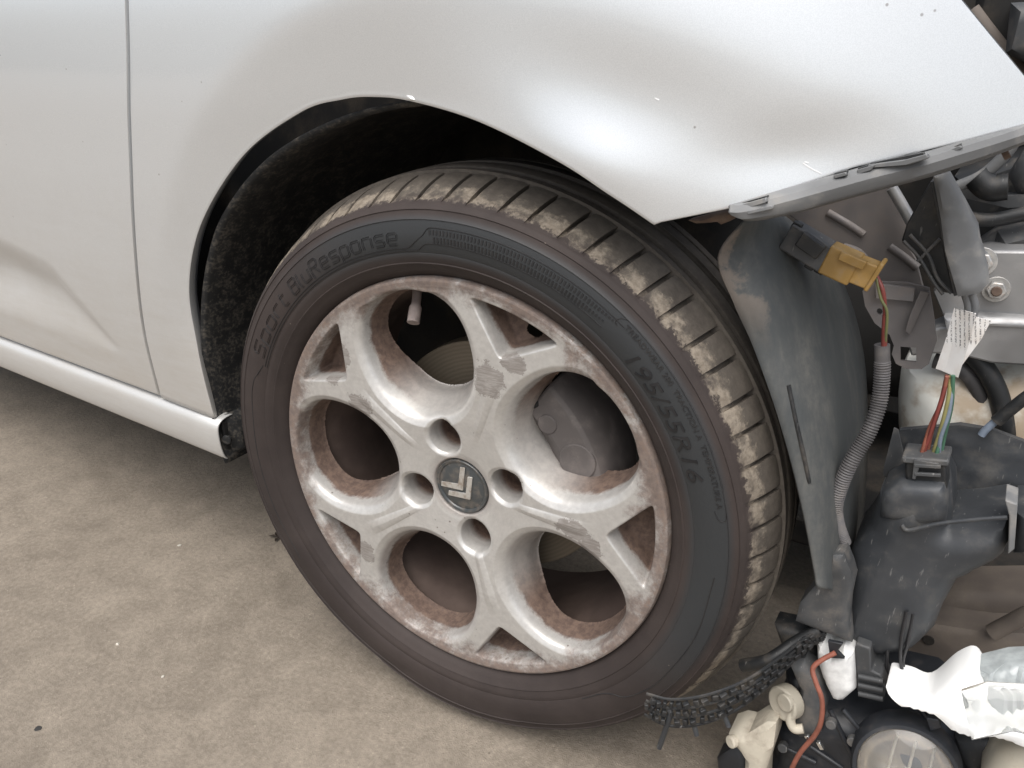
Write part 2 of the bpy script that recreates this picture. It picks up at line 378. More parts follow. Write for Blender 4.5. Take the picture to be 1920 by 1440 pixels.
# ---- hidden structure behind the panels (keeps the arch and underside dark)
def bx(name, lo, hi, mat): 
    (x0, y0, z0), (x1, y1, z1) = lo, hi
    V = [(x, y, z) for x in (x0, x1) for y in (y0, y1) for z in (z0, z1)]
    return new(name, V, [(0, 1, 3, 2), (4, 6, 7, 5), (0, 4, 5, 1), (2, 3, 7, 6), (0, 2, 6, 4), (1, 5, 7, 3)], mat, car, bevel=.004)
bx('floor_pan', (-1.9, .075, .19), (-.42, 1.5, .245), under)
bx('inner_body', (-1.9, .09, .25), (-.40, 1.4, .98), under)
bx('engine_bay_wall', (-.40, .46, .20), (.10, 1.4, .93), under)
bx('engine_block', (.105, .62, .22), (.85, 1.3, .80), under)
# arch liner: rear and top run inside the wing
rows = []
for k in range(90):
    t = k / 89; a = math.radians(194 - t * 136); r = .392 - .030 * min(1, max(0, (t - .35) / .4)) + .003 * math.sin(9 * t)
    row = []
    y0 = .012 + .006 * math.sin(7 * t + .5) * (1 - t) + .02 * max(0, t - .5) / .5
    for y in (y0 - .001, y0 + .004, y0 + .02, y0 + .05, .12, .18, .24, .30, .36):
        rr = r + (.004 if y < y0 else 0) + .004 * math.sin(40 * y + 7 * t)
        row.append((rr * math.cos(a), y, .30 + rr * math.sin(a)))
    rows.append(row)
liner = grid('arch_liner', rows, liner_mat, car, solid=.0025, sharp=60)
# closing wall of the arch, behind the wheel
V = [(0, .345, .31)]; 
for k in range(49):
    a = math.radians(215 - k / 48 * 205); V.append((.385 * math.cos(a), .345, .30 + .37 * math.sin(a)))
new('arch_inner_wall', V, [(0, k, k + 1) for k in range(1, 49)], under, car, solid=.004)
# filler between liner and outer wing at the rear bottom corner
pl = [at(x, y, .03) for x, y in ((408, 786), (432, 790), (450, 800), (462, 850), (432, 855), (417, 858))]
panel('liner_corner', [(405, 784), (424, 776), (446, 790), (462, 838), (440, 852), (418, 858)], .030, liner_mat, car, .03, tilt=(.9, 0), bulge=.004, soft=.008, step=.003)
disc('liner_screw', at(427, 823, .020), (.4, -1, 0), .0065, .004, liner_mat, car, 12, .001)

# ------------------------------------------------------------------ wheel (wheel space: x forward, -y outward, z up)
WC = (0, 0, .30)
def wheel_place(o, parent=None):
    o.location = WC; o.rotation_euler = (0, 0, STEER)
    o.parent = car; o.matrix_parent_inverse = Matrix.Translation(-car.location)
anchor = bpy.data.objects.new('wheel_reference', None)
HOLES = [math.radians(108 - 72 * k) for k in range(5)]; TRI = [math.radians(72 - 72 * k) for k in range(5)]
LUG = [math.radians(18 + 90 * k) for k in range(4)]
def smax(a, b, k): return k * np.logaddexp(a / k, b / k)
def sstep(x): x = np.clip(x, 0, 1); return x * x * (3 - 2 * x)
def rim_height(u, v):
    r = np.hypot(u, v)
    rk = [.028, .0305, .0325, .04, .055, .08, .12, .16, .195, .205, .2085, .2105, .2150, .2172, .2188, .2196]
    wk = [-.014, -.0135, -.0095, -.0075, -.0055, -.0030, -.0005, -.0006, -.0012, -.0010, -.0006, -.0001, .0004, -.0003, -.0045, -.012]
    w = np.interp(r, rk, wk)
    d = np.full(u.shape, 9.); fw = np.zeros(u.shape); dz = np.zeros(u.shape)
    for a in HOLES:
        c, s = math.cos(a), math.sin(a); p = u * c + v * s - .141; q = -u * s + v * c
        m = ((np.abs(p) / .0665) ** 2.2 + (np.abs(q) / (.0630 + .06 * p)) ** 2.2) ** (1 / 2.25)
        dd = (m - 1) * .063; cosd = p / np.maximum(np.hypot(p, q), 1e-6)
        f = .0020 + .0125 * sstep(.45 - .75 * cosd); zz = .018 + .014 * sstep(.5 - .75 * cosd)
        k = dd < d; d = np.where(k, dd, d); fw = np.where(k, f, fw); dz = np.where(k, zz, dz)
    w -= .0042 * np.clip(1 - d / .0065, 0, 1) * (r < .2045) * sstep((.2075 - r) / .006)
    # ridge line along the middle of each spoke
    for a in TRI:
        c, s = math.cos(a), math.sin(a); p = u * c + v * s; q = -u * s + v * c
        w += .0022 * np.clip(1 - np.abs(q) / (.004 + .05 * np.clip(p - .06, 0, .1)), 0, 1) ** .6 * sstep((p - .055) / .03) * sstep((.150 - p) / .03)
    s_ = sp(-d, .0007)
    dep = np.where(s_ < fw, dz * (s_ / np.maximum(fw, 1e-6)) ** 1.2, dz + np.minimum((s_ - fw) * 8, .018))
    w = w - dep
    cut = s_ > fw + .0036
    for j, a in enumerate(TRI):
        c, s = math.cos(a), math.sin(a); p = u * c + v * s; q = -u * s + v * c
        ex, ey = .0405, .045; L = math.hypot(ex, ey); nx, ny = -ey / L, ex / L
        e1 = nx * (p - .158) + ny * q; e2 = nx * (p - .158) - ny * q
        dt = smax(smax(e1, e2, .0022), r - .2062, .0016)
        w = w - (.030 + .008 * np.clip((p - .158) / .05, 0, 1)) * sstep(-dt / .0070)
        if j == 0: cut |= ((p - .184) / .0050) ** 2 + ((q + .010) / .0075) ** 2 < 1
    for a in LUG:
        dl = np.hypot(u - .0555 * math.cos(a), v - .0555 * math.sin(a))
        w = w - .044 * sstep((.0185 - dl) / .0034) - .003 * sstep((.0225 - dl) / .005)
    return w, cut
nr, nth = 225, 1000
rr = np.concatenate([np.linspace(.0295, .0335, 8)[:-1], np.linspace(.0335, .2075, nr - 36), np.linspace(.2075, .2196, 30)[1:]]); nr = len(rr)
tt = np.linspace(0, 2 * math.pi, nth, endpoint=False); Rg, Tg = np.meshgrid(rr, tt, indexing='ij')
Ug, Vg = Rg * np.cos(Tg), Rg * np.sin(Tg); Wg, CUT = rim_height(Ug, Vg)
verts = np.stack([Ug, -Wg, Vg], -1).reshape(-1, 3)
ii, jj = np.meshgrid(np.arange(nr - 1), np.arange(nth), indexing='ij'); j2 = (jj + 1) % nth
quad = np.stack([ii * nth + jj, (ii + 1) * nth + jj, (ii + 1) * nth + j2, ii * nth + j2], -1).reshape(-1, 4)
quad = quad[~CUT.reshape(-1)[quad].any(1)]
used = np.unique(quad); remap = np.full(len(verts), -1); remap[used] = np.arange(len(used)); verts = verts[used]; quad = remap[quad]
me = bpy.data.meshes.new('alloy_rim'); me.vertices.add(len(verts)); me.vertices.foreach_set('co', verts.astype(np.float32).ravel())
me.loops.add(quad.size); me.loops.foreach_set('vertex_index', quad.astype(np.int32).ravel()); me.polygons.add(len(quad))
me.polygons.foreach_set('loop_start', np.arange(0, quad.size, 4, dtype=np.int32)); me.polygons.foreach_set('loop_total', np.full(len(quad), 4, np.int32))
me.update(); me.validate()
me.polygons.foreach_set('use_smooth', np.ones(len(quad), bool))
rim = bpy.data.objects.new('alloy_rim', me); COL.objects.link(rim); wheel_place(rim)
rim['label'] = 'scuffed silver alloy wheel with five forked spokes and brown brake dust'
n = NT('scuffed_alloy', rim); x, y, z = n.xyz()
r_ = n.math('SQRT', n.math('ADD', n.math('MULTIPLY', x, x), n.math('MULTIPLY', z, z)))
a = n.noise(36, 7, .78); b = n.noise(140, 5, .7); c = n.noise(9, 3); f = n.noise(700, 2, .6)
deep = n.math('ADD', n.rng(y, .007, .024, 0, 1, False), n.math('MULTIPLY', n.math('SUBTRACT', a, .5), 1.1))
deep = n.math('MULTIPLY', n.rng(deep, .35, .80), n.math('MAXIMUM', n.rng(r_, .080, .150, .22, .97), n.math('MULTIPLY', n.rng(y, .018, .034), n.rng(r_, .082, .074))))
edge = n.math('ADD', n.rng(r_, .165, .213, 0, 1, False), n.math('ADD', n.math('MULTIPLY', n.math('SUBTRACT', a, .5), 1.6), n.math('MULTIPLY', n.math('SUBTRACT', c, .5), 1.0)))
edge = n.math('MULTIPLY', n.rng(edge, .45, 1.05), .85)
hubd = n.math('MULTIPLY', n.rng(n.math('ADD', n.rng(r_, .050, .030, 0, 1, False), n.math('MULTIPLY', n.math('SUBTRACT', a, .5), .8)), .4, 1.1), .55)
haze_d = n.math('MULTIPLY', n.rng(a, .40, .70), .14)
dust = n.math('MAXIMUM', n.math('MAXIMUM', deep, edge), n.math('MAXIMUM', hubd, haze_d))
dustc = n.mix(n.rng(b, .3, .7), (.080, .048, .036), (.160, .104, .076))
scf = None
for (u, v, su, sv) in ((.037, .129, 60, 52), (.062, .151, 75, 95), (-.115, .068, 62, 70), (-.134, .118, 95, 60), (.128, -.004, 55, 95), (-.122, -.118, 80, 75), (.145, -.022, 80, 70), (-.150, .095, 90, 90)):
    k = n.rng(n.math('ADD', n.dist((u, 0, v), su, 0, sv), n.math('MULTIPLY', n.math('SUBTRACT', n.noise(60, 6, .8), .5), 2.2)), 1.0, .92)
    scf = k if scf is None else n.math('MAXIMUM', scf, k)
scf = n.math('MULTIPLY', scf, n.rng(y, .014, .006)); lines = n.noise(800, 3, .6, stretch=(.10, 1, 1, 0, -.5, 0))
scf = n.math('MULTIPLY', scf, n.rng(lines, .38, .60, .72, 1.))
nick = n.math('MULTIPLY', n.rng(n.voro(95), .13, .07), n.rng(n.noise(30, 3), .57, .63))
kerb = n.math('MULTIPLY', n.rng(r_, .2085, .2125), n.rng(n.noise(130, 4, .7), .52, .60))
base = n.mix(n.rng(b, .3, .7), (.47, .455, .43), (.54, .525, .495))
base = n.mix(dust, base, dustc); base = n.mix(n.math('MULTIPLY', scf, .72), base, (.095, .072, .058)); base = n.mix(n.math('MULTIPLY', nick, .75), base, (.12, .09, .075))
base = n.mix(n.math('MULTIPLY', kerb, .7), base, (.20, .145, .115))
n.set(base=base, metal=n.mixf(n.math('MAXIMUM', dust, scf), .42, .0), rough=n.mixf(dust, .38, .85), coat=n.mixf(dust, .3, 0.), coatr=.15,
      normal=n.bump(n.math('ADD', n.math('MULTIPLY', b, .4), n.math('ADD', n.math('MULTIPLY', f, .2), n.math('MULTIPLY', n.math('MAXIMUM', scf, nick), -.6))), .10, .0012))
me.materials.append(n.m); alloy = n.m
def sub(o): o.parent = rim; return o
n = NT('dusty_barrel', rim); a = n.noise(20, 5); b = n.noise(300, 3)
barrel_m = n.set(base=n.mix(n.rng(a, .3, .7), (.070, .049, .041), (.110, .080, .066)), rough=.75, spec=.3, normal=n.bump(b, .15, .001))
lathe('rim_barrel', [(.2193, -.013), (.2193, -.020), (.2130, -.026), (.2115, -.046), (.204, -.060), (.199, -.085), (.201, -.125), (.208, -.150), (.210, -.165), (.2190, -.172),
                     (.2190, -.176), (.2030, -.172), (.203, -.150), (.196, -.125), (.194, -.085), (.199, -.060), (.2065, -.046), (.2080, -.018)], barrel_m, rim, 160, True)
# brake disc, hub, caliper
n = NT('brake_iron', rim); x, y, z = n.xyz(); r_ = n.math('SQRT', n.math('ADD', n.math('MULTIPLY', x, x), n.math('MULTIPLY', z, z)))
wv = n.t.nodes.new('ShaderNodeMath'); wv.operation = 'SINE'; n.link(n.math('MULTIPLY', n.math('ADD', r_, n.math('MULTIPLY', n.noise(30), .0008))  , 1500), wv.inputs[0])
disc_m = n.set(base=n.mix(n.rng(wv.outputs[0], -1, 1), (.12, .098, .070), (.14, .115, .084)), metal=.35, rough=.5, normal=n.bump(wv.outputs[0], .08, .0005))
lathe('brake_disc', [(.040, -.074), (.080, -.074), (.0805, -.078), (.1325, -.078), (.1330, -.0785), (.1330, -.099), (.1325, -.0995), (.040, -.0995)], disc_m, rim, 120, True)
hubm = dusty('rusty_hub', (.08, .055, .042), (.14, .09, .065), .6, 60, .8)
lathe('hub_bell', [(.030, -.045), (.066, -.045), (.070, -.049), (.070, -.0735), (.030, -.0735)], hubm, rim, 64, True)
def wsp(r, ang, w): a = math.radians(ang); return np.array((r * math.cos(a), -w, r * math.sin(a)))
cal = dusty('caliper_iron', (.125, .110, .104), (.19, .165, .15), .6, 50, .7, .1)
V = []; A0, A1, NS = 4, 56, 14
for k in range(NS + 1):
    a = A0 + (A1 - A0) * k / NS; e = 1 - .35 * abs(2 * k / NS - 1) ** 3
    for r, w in ((.092, -.055 + .006 * e), (.105, -.047 + .009 * e), (.140, -.047 + .009 * e), (.150, -.056), (.152, -.110), (.092, -.110)): V.append(wsp(r, a, w))
F = [(k * 6 + i, k * 6 + (i + 1) % 6, (k + 1) * 6 + (i + 1) % 6, (k + 1) * 6 + i) for k in range(NS) for i in range(6)] + [tuple(range(6)), tuple(NS * 6 + i for i in range(6))]
c_ = new('brake_caliper', V, F, cal, rim, bevel=.003)
for ang in (13, 47):
    disc('caliper_pin', wsp(.118, ang, -.050), (0, -1, 0), .009, .010, cal, rim, 6, .001)
c2 = new('caliper_bracket', [wsp(r, a, w) for a in (57, 70) for r, w in ((.098, -.062), (.128, -.062), (.128, -.085), (.098, -.085))],
    [(0, 1, 2, 3), (4, 5, 6, 7), (0, 4, 5, 1), (1, 5, 6, 2), (2, 6, 7, 3), (3, 7, 4, 0)], cal, rim, bevel=.003)
disc('caliper_piston', wsp(.122, 22, -.041), (0, -1, 0), .019, .004, cal, rim, 28, .0012); disc('caliper_boss', wsp(.112, 44, -.042), (0, -1, 0), .010, .005, cal, rim, 20, .001)
tube('brake_hose', [wsp(.150, 60, -.10), wsp(.138, 58, -.062), wsp(.118, 54, -.045), wsp(.100, 62, -.055), wsp(.09, 80, -.11)], .0048, under, rim, 10)
disc('steering_knuckle', (0, .105, 0), (0, 1, 0), .075, .10, under, rim, 20, .004)
# lug bolts
for a in LUG:
    disc('lug_bolt', (.0555 * math.cos(a), .0525, .0555 * math.sin(a)), (0, -1, 0), .0098, .016, hubm, rim, 6, .0012)
# centre cap with two raised chevrons
n = NT('cap_plastic', rim); b = n.noise(120, 4)
cap_m = n.set(base=n.mix(n.rng(b, .4, .75), (.045, .05, .052), (.12, .105, .09)), rough=.32, spec=.5, coat=.4, coatr=.12)
lathe('centre_cap', [(.0001, -.0098), (.012, -.0100), (.022, -.0108), (.0262, -.0118), (.0270, -.0105), (.0292, -.0098), (.0303, -.0112), (.0306, -.022), (.0001, -.022)], cap_m, rim, 72)
n = NT('chevron_chrome', rim); chev_m = n.set(base=n.mix(n.rng(n.noise(160, 4), .4, .7), (.52, .50, .46), (.34, .29, .24)), metal=.5, rough=.35)
ca = math.radians(225)
for off in (.0075, -.0045):
    # chevron: apex towards the lower right as the wheel stands
    W_, Hh, th = .0205, .0200, .0080
    pr = [(-W_, -Hh + .003), (0, 0), (W_, -Hh + .003), (W_ - .0045, -Hh - .0005), (0, -th), (-W_ + .0045, -Hh - .0005)]
    ang = math.radians(-135); rot = lambda p: (p[0] * math.cos(ang) - p[1] * math.sin(ang), p[0] * math.sin(ang) + p[1] * math.cos(ang))
    P = [rot((p[0], p[1] + .0085 + off)) for p in pr]
    V = [(p[0], .0102, p[1]) for p in P] + [(p[0], .0088, p[1]) for p in P]
    V[1 + 6] = (V[7][0], .0080, V[7][2])
    new('chevron', V, [(6, 7, 10, 11), (7, 8, 9, 10), (0, 1, 4, 5), (1, 2, 3, 4)] + [(i, (i + 1) % 6, 6 + (i + 1) % 6, 6 + i) for i in range(6)], chev_m, rim, bevel=.0004)
# valve stem
vm = dusty('valve_rubber', (.22, .18, .165), (.33, .28, .25), .5, 150, .7)
tube('valve_stem', [wsp(.199, 109, -.040), wsp(.190, 109, -.034), wsp(.172, 109.3, -.020)], .0052, vm, rim, 12, 6, lambda i, m: .0062 if i > m * .55 else .0045)

# ---- tyre
def tyre_w(r): return np.interp(r, [.2165, .219, .2215, .228, .240, .256, .270, .281, .288, .2935], [-.014, -.006, -.002, .0045, .0095, .0125, .0110, .0070, .0020, -.0045])
half = []
for r in (.2165, .2185, .2205, .2235, .2275, .2315, .2325, .2332, .2340, .2385, .2425, .2432, .2440, .2500, .2560, .2620, .2680, .2720, .2726, .2733, .2780, .2800, .2808, .2816, .2835):
    bumpr = .0009 if r in (.2325, .2332, .2726, .2808) else (-.0004 if r == .2432 else 0)
    half.append((r, float(tyre_w(r)) + bumpr))
TD = .0055      # slot depth
half += [(.2860 - .0005, .0030), (.2885 - .002, -.001), (.2920 - .004, -.0080), (.2965 - .005, -.0190), (.3005 - TD, -.0330), (.3020 - TD, -.0436), (.3075, -.0440), (.3078, -.0525), (.3070, -.0535), (.3010, -.0545), (.3010, -.0605), (.3080, -.0615), (.3088, -.0625),
         (.3092, -.0805), (.3030, -.0815), (.3030, -.0865), (.3092, -.0875)]
mid = -.087
full = half + [(r, 2 * mid - w) for r, w in reversed(half[:-1])]
tyre = lathe('tyre', full, None, None, 300)
V = tyre.data.vertices
co = np.empty(len(V) * 3); V.foreach_get('co', co); co = co.reshape(-1, 3); low = co[:, 2] < -.300
co[:, 1] = np.where(co[:, 2] < -.26, co[:, 1] * 1.0 - .006 * np.clip((-.255 - co[:, 2]) / .045, 0, 1) * (co[:, 1] < .05), co[:, 1])
co[low, 2] = -.2998; V.foreach_set('co', co.ravel())
wheel_place(tyre); tyre['label'] = 'dusty black rubber tyre with mud-caked tread edge'
def rubber(name, tread):
    n = NT(name, tyre); x, y, z = n.xyz()
    r_ = n.math('SQRT', n.math('ADD', n.math('MULTIPLY', x, x), n.math('MULTIPLY', z, z)))
    a = n.noise(24, 6, .7); b = n.noise(110, 5, .75); c = n.noise(7, 3); f = n.noise(500, 3, .6)
    # brown film on bead and shoulder, cleaner blue-black band on the upper middle of the sidewall
    film = n.math('ADD', n.math('MULTIPLY', n.math('SUBTRACT', a, .5), .55), n.math('MULTIPLY', n.math('SUBTRACT', c, .5), .8))
    clean = n.math('MULTIPLY', n.rng(r_, .234, .246), n.rng(r_, .279, .270))
    clean = n.math('MULTIPLY', clean, n.rng(n.math('ADD', n.math('ADD', z, n.math('MULTIPLY', x, .9)), n.math('MULTIPLY', film, .12)), -.02, .20))
    base = n.mix(n.rng(n.math('ADD', film, .5), .25, .75), (.0275, .0205, .0185), (.046, .035, .031))
    base = n.mix(clean, base, (.031, .033, .0345))
    # tread: even tan dust, crust of pale mud along the outer edge
    td = n.math('MULTIPLY', n.rng(r_, .2865, .2935), n.rng(n.math('ADD', a, n.math('MULTIPLY', b, .4)), .35, .80, .55, 1.0))
    base = n.mix(n.math('MULTIPLY', td, .92), base, n.mix(n.rng(b, .3, .7), (.070, .060, .049), (.100, .086, .070)))
    band = n.math('ADD', y, n.math('MULTIPLY', n.math('SUBTRACT', n.noise(70, 5, .75), .5), .034))
    band = n.math('ADD', band, n.math('MULTIPLY', n.math('SUBTRACT', n.noise(260, 3, .7), .5), .010))
    mud = n.math('MULTIPLY', n.rng(band, -.0005, .0030), n.rng(band, .0200, .0120))
    mud = n.math('MULTIPLY', mud, n.rng(r_, .2855, .2885)); mud = n.math('MULTIPLY', mud, n.rng(n.math('ADD', n.math('MULTIPLY', n.noise(52, 4, .7), .5), n.math('MULTIPLY', n.noise(14, 3, .6), .5)), .40, .54))
    base = n.mix(n.math('MULTIPLY', mud, .85), base, n.mix(n.rng(n.noise(190, 4, .7), .3, .7), (.17, .14, .107), (.30, .255, .20)))
    nick = n.math('MULTIPLY', n.rng(n.voro(80), .06, .03), n.rng(n.noise(25, 2), .58, .63)); base = n.mix(n.math('MULTIPLY', nick, .6), base, (.28, .24, .2))
    h = n.math('ADD', n.math('MULTIPLY', b, .35), n.math('ADD', n.math('MULTIPLY', f, .2), n.math('MULTIPLY', mud, .9)))
    return n.set(base=base, rough=n.mixf(clean, .72, .5), spec=.35, normal=n.bump(h, .35, .0018))
rub = rubber('tyre_rubber', False); tyre.data.materials.clear(); tyre.data.materials.append(rub)
# shoulder tread blocks between the cross slots
NB = 66
prof = [(.2848, .0035), (.2868, .0012), (.2900, -.0045), (.2940, -.0115), (.2975, -.0190), (.3005, -.0270), (.3030, -.0350), (.3048, -.0420), (.3050, -.0440)]
def block_mesh(span):
    V, F = [], []; na = 5; n = len(prof)
    for lay in range(2):
        for j in range(na + 1):
            for i, (r, w) in enumerate(prof):
                t = i / (n - 1); skew = math.radians(1.3) * (t - .4) * -1
                gap = math.radians(.42) * min(1, t * 4 + .15)
                a = (j / na - .5) * (span - 2 * gap) + skew
                edge = .0007 if j in (0, na) else 0
                q = r - edge if lay == 0 else r - .008
                V.append((q * math.cos(a), -w + (0 if lay == 0 else .002), q * math.sin(a)))
    K = (na + 1) * n; idx = lambda l, j, i: l * K + j * n + i
    for j in range(na):
        for i in range(n - 1): F.append((idx(0, j, i), idx(0, j, i + 1), idx(0, j + 1, i + 1), idx(0, j + 1, i)))
    for j in (0, na):
        for i in range(n - 1): F.append((idx(0, j, i), idx(0, j, i + 1), idx(1, j, i + 1), idx(1, j, i)))
    for i in (0, n - 1):
        for j in range(na): F.append((idx(0, j, i), idx(0, j + 1, i), idx(1, j + 1, i), idx(1, j, i)))
    return V, F
spans = np.array([[1.0, .88, 1.10, .95, 1.12, .90][(i * 5 + i // 7) % 6] for i in range(NB)]); spans = spans / spans.sum() * 2 * math.pi
edges = np.concatenate([[0], np.cumsum(spans)]) + .35; protos = {}
for i in range(NB):
    key = round(spans[i], 4); am = .5 * (edges[i] + edges[i + 1])
    if key not in protos:
        o = new('tread_block', *block_mesh(spans[i]), rub, tyre, sharp=45); protos[key] = o
    else:
        o = protos[key].copy(); COL.objects.link(o)
    o.parent = tyre; o.rotation_euler = (0, -am, 0)
    if math.sin(am) < -.955: o.scale = (.985, 1, .985)
# moulded lettering
def arc_text(name, body_, r0, a_start, a_end, size, mat, outline=False, shear=0., h=.0006):
    cu = bpy.data.curves.new('txt', 'FONT'); cu.body = body_; cu.size = size; cu.shear = shear; cu.resolution_u = 3
    if outline: cu.fill_mode = 'NONE'; cu.bevel_depth = .00034; cu.bevel_resolution = 1
    else: cu.extrude = h
    ob = bpy.data.objects.new('txt', cu); COL.objects.link(ob); dg = bpy.context.evaluated_depsgraph_get(); dg.update()
    me = bpy.data.meshes.new_from_object(ob.evaluated_get(dg)); bpy.data.objects.remove(ob)
    n = len(me.vertices); co = np.empty(n * 3); me.vertices.foreach_get('co', co); co = co.reshape(-1, 3)
    x = co[:, 0]; L = x.max() - x.min(); t = (x - x.min()) / L
    ang = np.radians(a_start + (a_end - a_start) * t); r = r0 + co[:, 1]
    w = tyre_w(r) + co[:, 2] * (1 if outline else .7) + .0001
    me.vertices.foreach_set('co', np.stack([r * np.cos(ang), -w, r * np.sin(ang)], 1).ravel())
    me.materials.clear(); me.materials.append(mat); me.update()
    o = bpy.data.objects.new(name, me); COL.objects.link(o); o.parent = tyre; return o
n = NT('lettering_rubber', tyre); let_dark = n.set(base=n.mix(n.rng(n.noise(60, 4), .35, .65), (.007, .007, .008), (.013, .012, .012)), rough=.6)
n = NT('lettering_rubber_film', tyre); let_film = n.set(base=n.mix(n.rng(n.noise(60, 4), .35, .65), (.012, .012, .013), (.022, .020, .019)), rough=.6)
GL = {'s': (1, [[(1, 1), (.15, 1), (0, .85), (0, .64), (.14, .5), (.86, .5), (1, .36), (1, .15), (.85, 0), (0, 0)]]),
      'p': (1, [[(0, -.45), (0, .85), (.15, 1), (.85, 1), (1, .85), (1, .15), (.85, 0), (.08, 0)]]),
      'o': (1, [[(.5, 0), (.85, 0), (1, .15), (1, .85), (.85, 1), (.15, 1), (0, .85), (0, .15), (.15, 0), (.5, 0)]]),
      'r': (.75, [[(0, 0), (0, .85), (.15, 1), (.75, 1)]]), 't': (.65, [[(.15, 1.4), (.15, .15), (.3, 0), (.65, 0)], [(0, 1), (.6, 1)]]),
      'B': (1, [[(0, 0), (0, 1.4), (.85, 1.4), (1, 1.25), (1, .9), (.86, .75), (.08, .75)], [(.86, .75), (1, .6), (1, .15), (.85, 0), (0, 0)]]),
      'l': (.3, [[(0, 1.4), (0, .15), (.15, 0), (.3, 0)]]), 'u': (1, [[(0, 1), (0, .15), (.15, 0), (1, 0), (1, 1)]]),
      'R': (1.1, [[(0, -.25), (0, 1.25), (.15, 1.4), (.85, 1.4), (1, 1.25), (1, .85), (.85, .7), (.1, .7)], [(.5, .7), (1.1, 0)]]),
      'e': (1, [[(1, 0), (.15, 0), (0, .15), (0, .85), (.15, 1), (.85, 1), (1, .85), (1, .5), (.08, .5)]]), 'n': (1, [[(0, 0), (0, 1), (.85, 1), (1, .85), (1, 0)]])}
GL['S'] = (1, [[(x, y * 1.4) for x, y in GL['s'][1][0]]])
def stroke_text(text, r0, a0, a1, h, mat):
    """techno lettering: every letter a double moulded line along its strokes"""
    gap = .42; W = sum(GL[c][0] + gap for c in text) - gap; x0 = 0
    for c in text:
        wd_, strokes = GL[c]; V, F = [], []
        for st in strokes:
            fine = []
            for p, q in zip(st[:-1], st[1:]):
                m = max(1, int(math.dist(p, q) / .3)); fine += [(p[0] + (q[0] - p[0]) * k / m, p[1] + (q[1] - p[1]) * k / m) for k in range(m)]
            fine.append(st[-1]); P = []
            for x, y in fine:
                a = math.radians(a0 + (a1 - a0) * (x0 + x + .12 * y) / (W + .15)); r = r0 + y * h; P.append(np.array((r * math.cos(a), -(float(tyre_w(r)) + .0001), r * math.sin(a))))
            for side in (-1, 1):
                b0 = len(V); n_ = len(P)
                for i, p in enumerate(P):
                    t = P[min(i + 1, n_ - 1)] - P[max(i - 1, 0)]; t /= np.linalg.norm(t) + 1e-12; nn = np.cross(t, [0, -1, 0]); nn /= np.linalg.norm(nn)
                    c_ = p + nn * side * .00085
                    for du, dw in ((-.00034, .0006), (0, -.0005), (.00034, .0006)): V.append(c_ + nn * du + np.array([0, dw, 0]))
                for i in range(n_ - 1):
                    for k in range(2): F.append((b0 + i * 3 + k, b0 + i * 3 + k + 1, b0 + i * 3 + 4 + k, b0 + i * 3 + 3 + k))
        o = new('moulded_letter', V, F, mat, tyre, smooth=False); o['label'] = 'moulded outline letter ' + c
        x0 += wd_ + gap
stroke_text('Sport', .2515, 156, 136.5, .0098, let_dark)
stroke_text('BluResponse', .2515, 134, 100.5, .0098, let_dark)
o = arc_text('moulded_size', '195/55R16', .2462, 46.5, 20, .0190, let_dark, False, .18, .0010); o['label'] = 'moulded tyre size 195/55R16'
o = arc_text('moulded_rating', 'TREADWEAR 280  TRACTION A  TEMPERATURE A', .2655, 51, 14.5, .0062, let_film, False, 0, .0007)
# hatched decoration bands and their borders
def arc_band(name, r0, r1, a0, a1, mat, pitch=.75, duty=.5, taper=6):
    V, F = [], []; n_ = int(abs(a1 - a0) / pitch)
    for k in range(n_):
        f = k / n_; ra, rb = r0, r1
        if f > 1 - 1 / taper: ra = r0 + (r1 - r0) * (f - 1 + 1 / taper) * taper * .9
        aa = math.radians(a0 + (a1 - a0) * k / n_); ab = math.radians(a0 + (a1 - a0) * (k + duty) / n_)
        b0 = len(V)
        for h in (.0006, -.001):
            for r, a in ((ra, aa), (rb, aa), (rb, ab), (ra, ab)): V.append((r * math.cos(a), -(float(tyre_w(r)) + h), r * math.sin(a)))
        F += [(b0, b0 + 1, b0 + 2, b0 + 3), (b0, b0 + 4, b0 + 5, b0 + 1), (b0 + 1, b0 + 5, b0 + 6, b0 + 2), (b0 + 2, b0 + 6, b0 + 7, b0 + 3), (b0 + 3, b0 + 7, b0 + 4, b0)]
    return new(name, V, F, mat, tyre, smooth=False)
arc_band('hatched_band', .2600, .2640, 93, 52, let_dark); arc_band('hatched_band', .2535, .2580, 92, 54, let_dark)
def arc_line(name, pts, mat, rad=.0005):
    P = [(r * math.cos(math.radians(a)), -(float(tyre_w(r)) + .0001), r * math.sin(math.radians(a))) for r, a in pts]; return tube(name, P, rad, mat, tyre, 6, 4)
arc_line('border_line', [(.2475, a) for a in np.arange(158, 100, -3)] + [(.2478, 98.5), (.253, 96.5), (.259, 94.5), (.2655, 93)] + [(.2660, a) for a in np.arange(90, 50, -3)], let_dark)
arc_line('border_line', [(.2450, a) for a in np.arange(158, 99, -3)] + [(.2455, 96.5), (.249, 95), (.2520, 93.5)] + [(.2522, a) for a in np.arange(90, 52, -3)], let_dark)
arc_line('border_line', [(.2625, 52), (.2640, 52.8), (.2695, 52.5), (.2725, 51)] + [(.2728, a) for a in np.arange(48, 15, -3)] + [(.2715, 12.5), (.266, 12.2), (.2630, 14)], let_film, .0004)
arc_line('border_line', [(.2450, -52), (.2455, -46), (.250, -43), (.2560, -41), (.2600, -37), (.262, -30), (.2625, -15), (.2625, 0)], let_film, .0005)
arc_line('border_line', [(.2500, 158), (.2540, 161), (.2585, 164), (.259, 170), (.259, 185), (.259, 200), (.259, 215)], let_film, .0005)

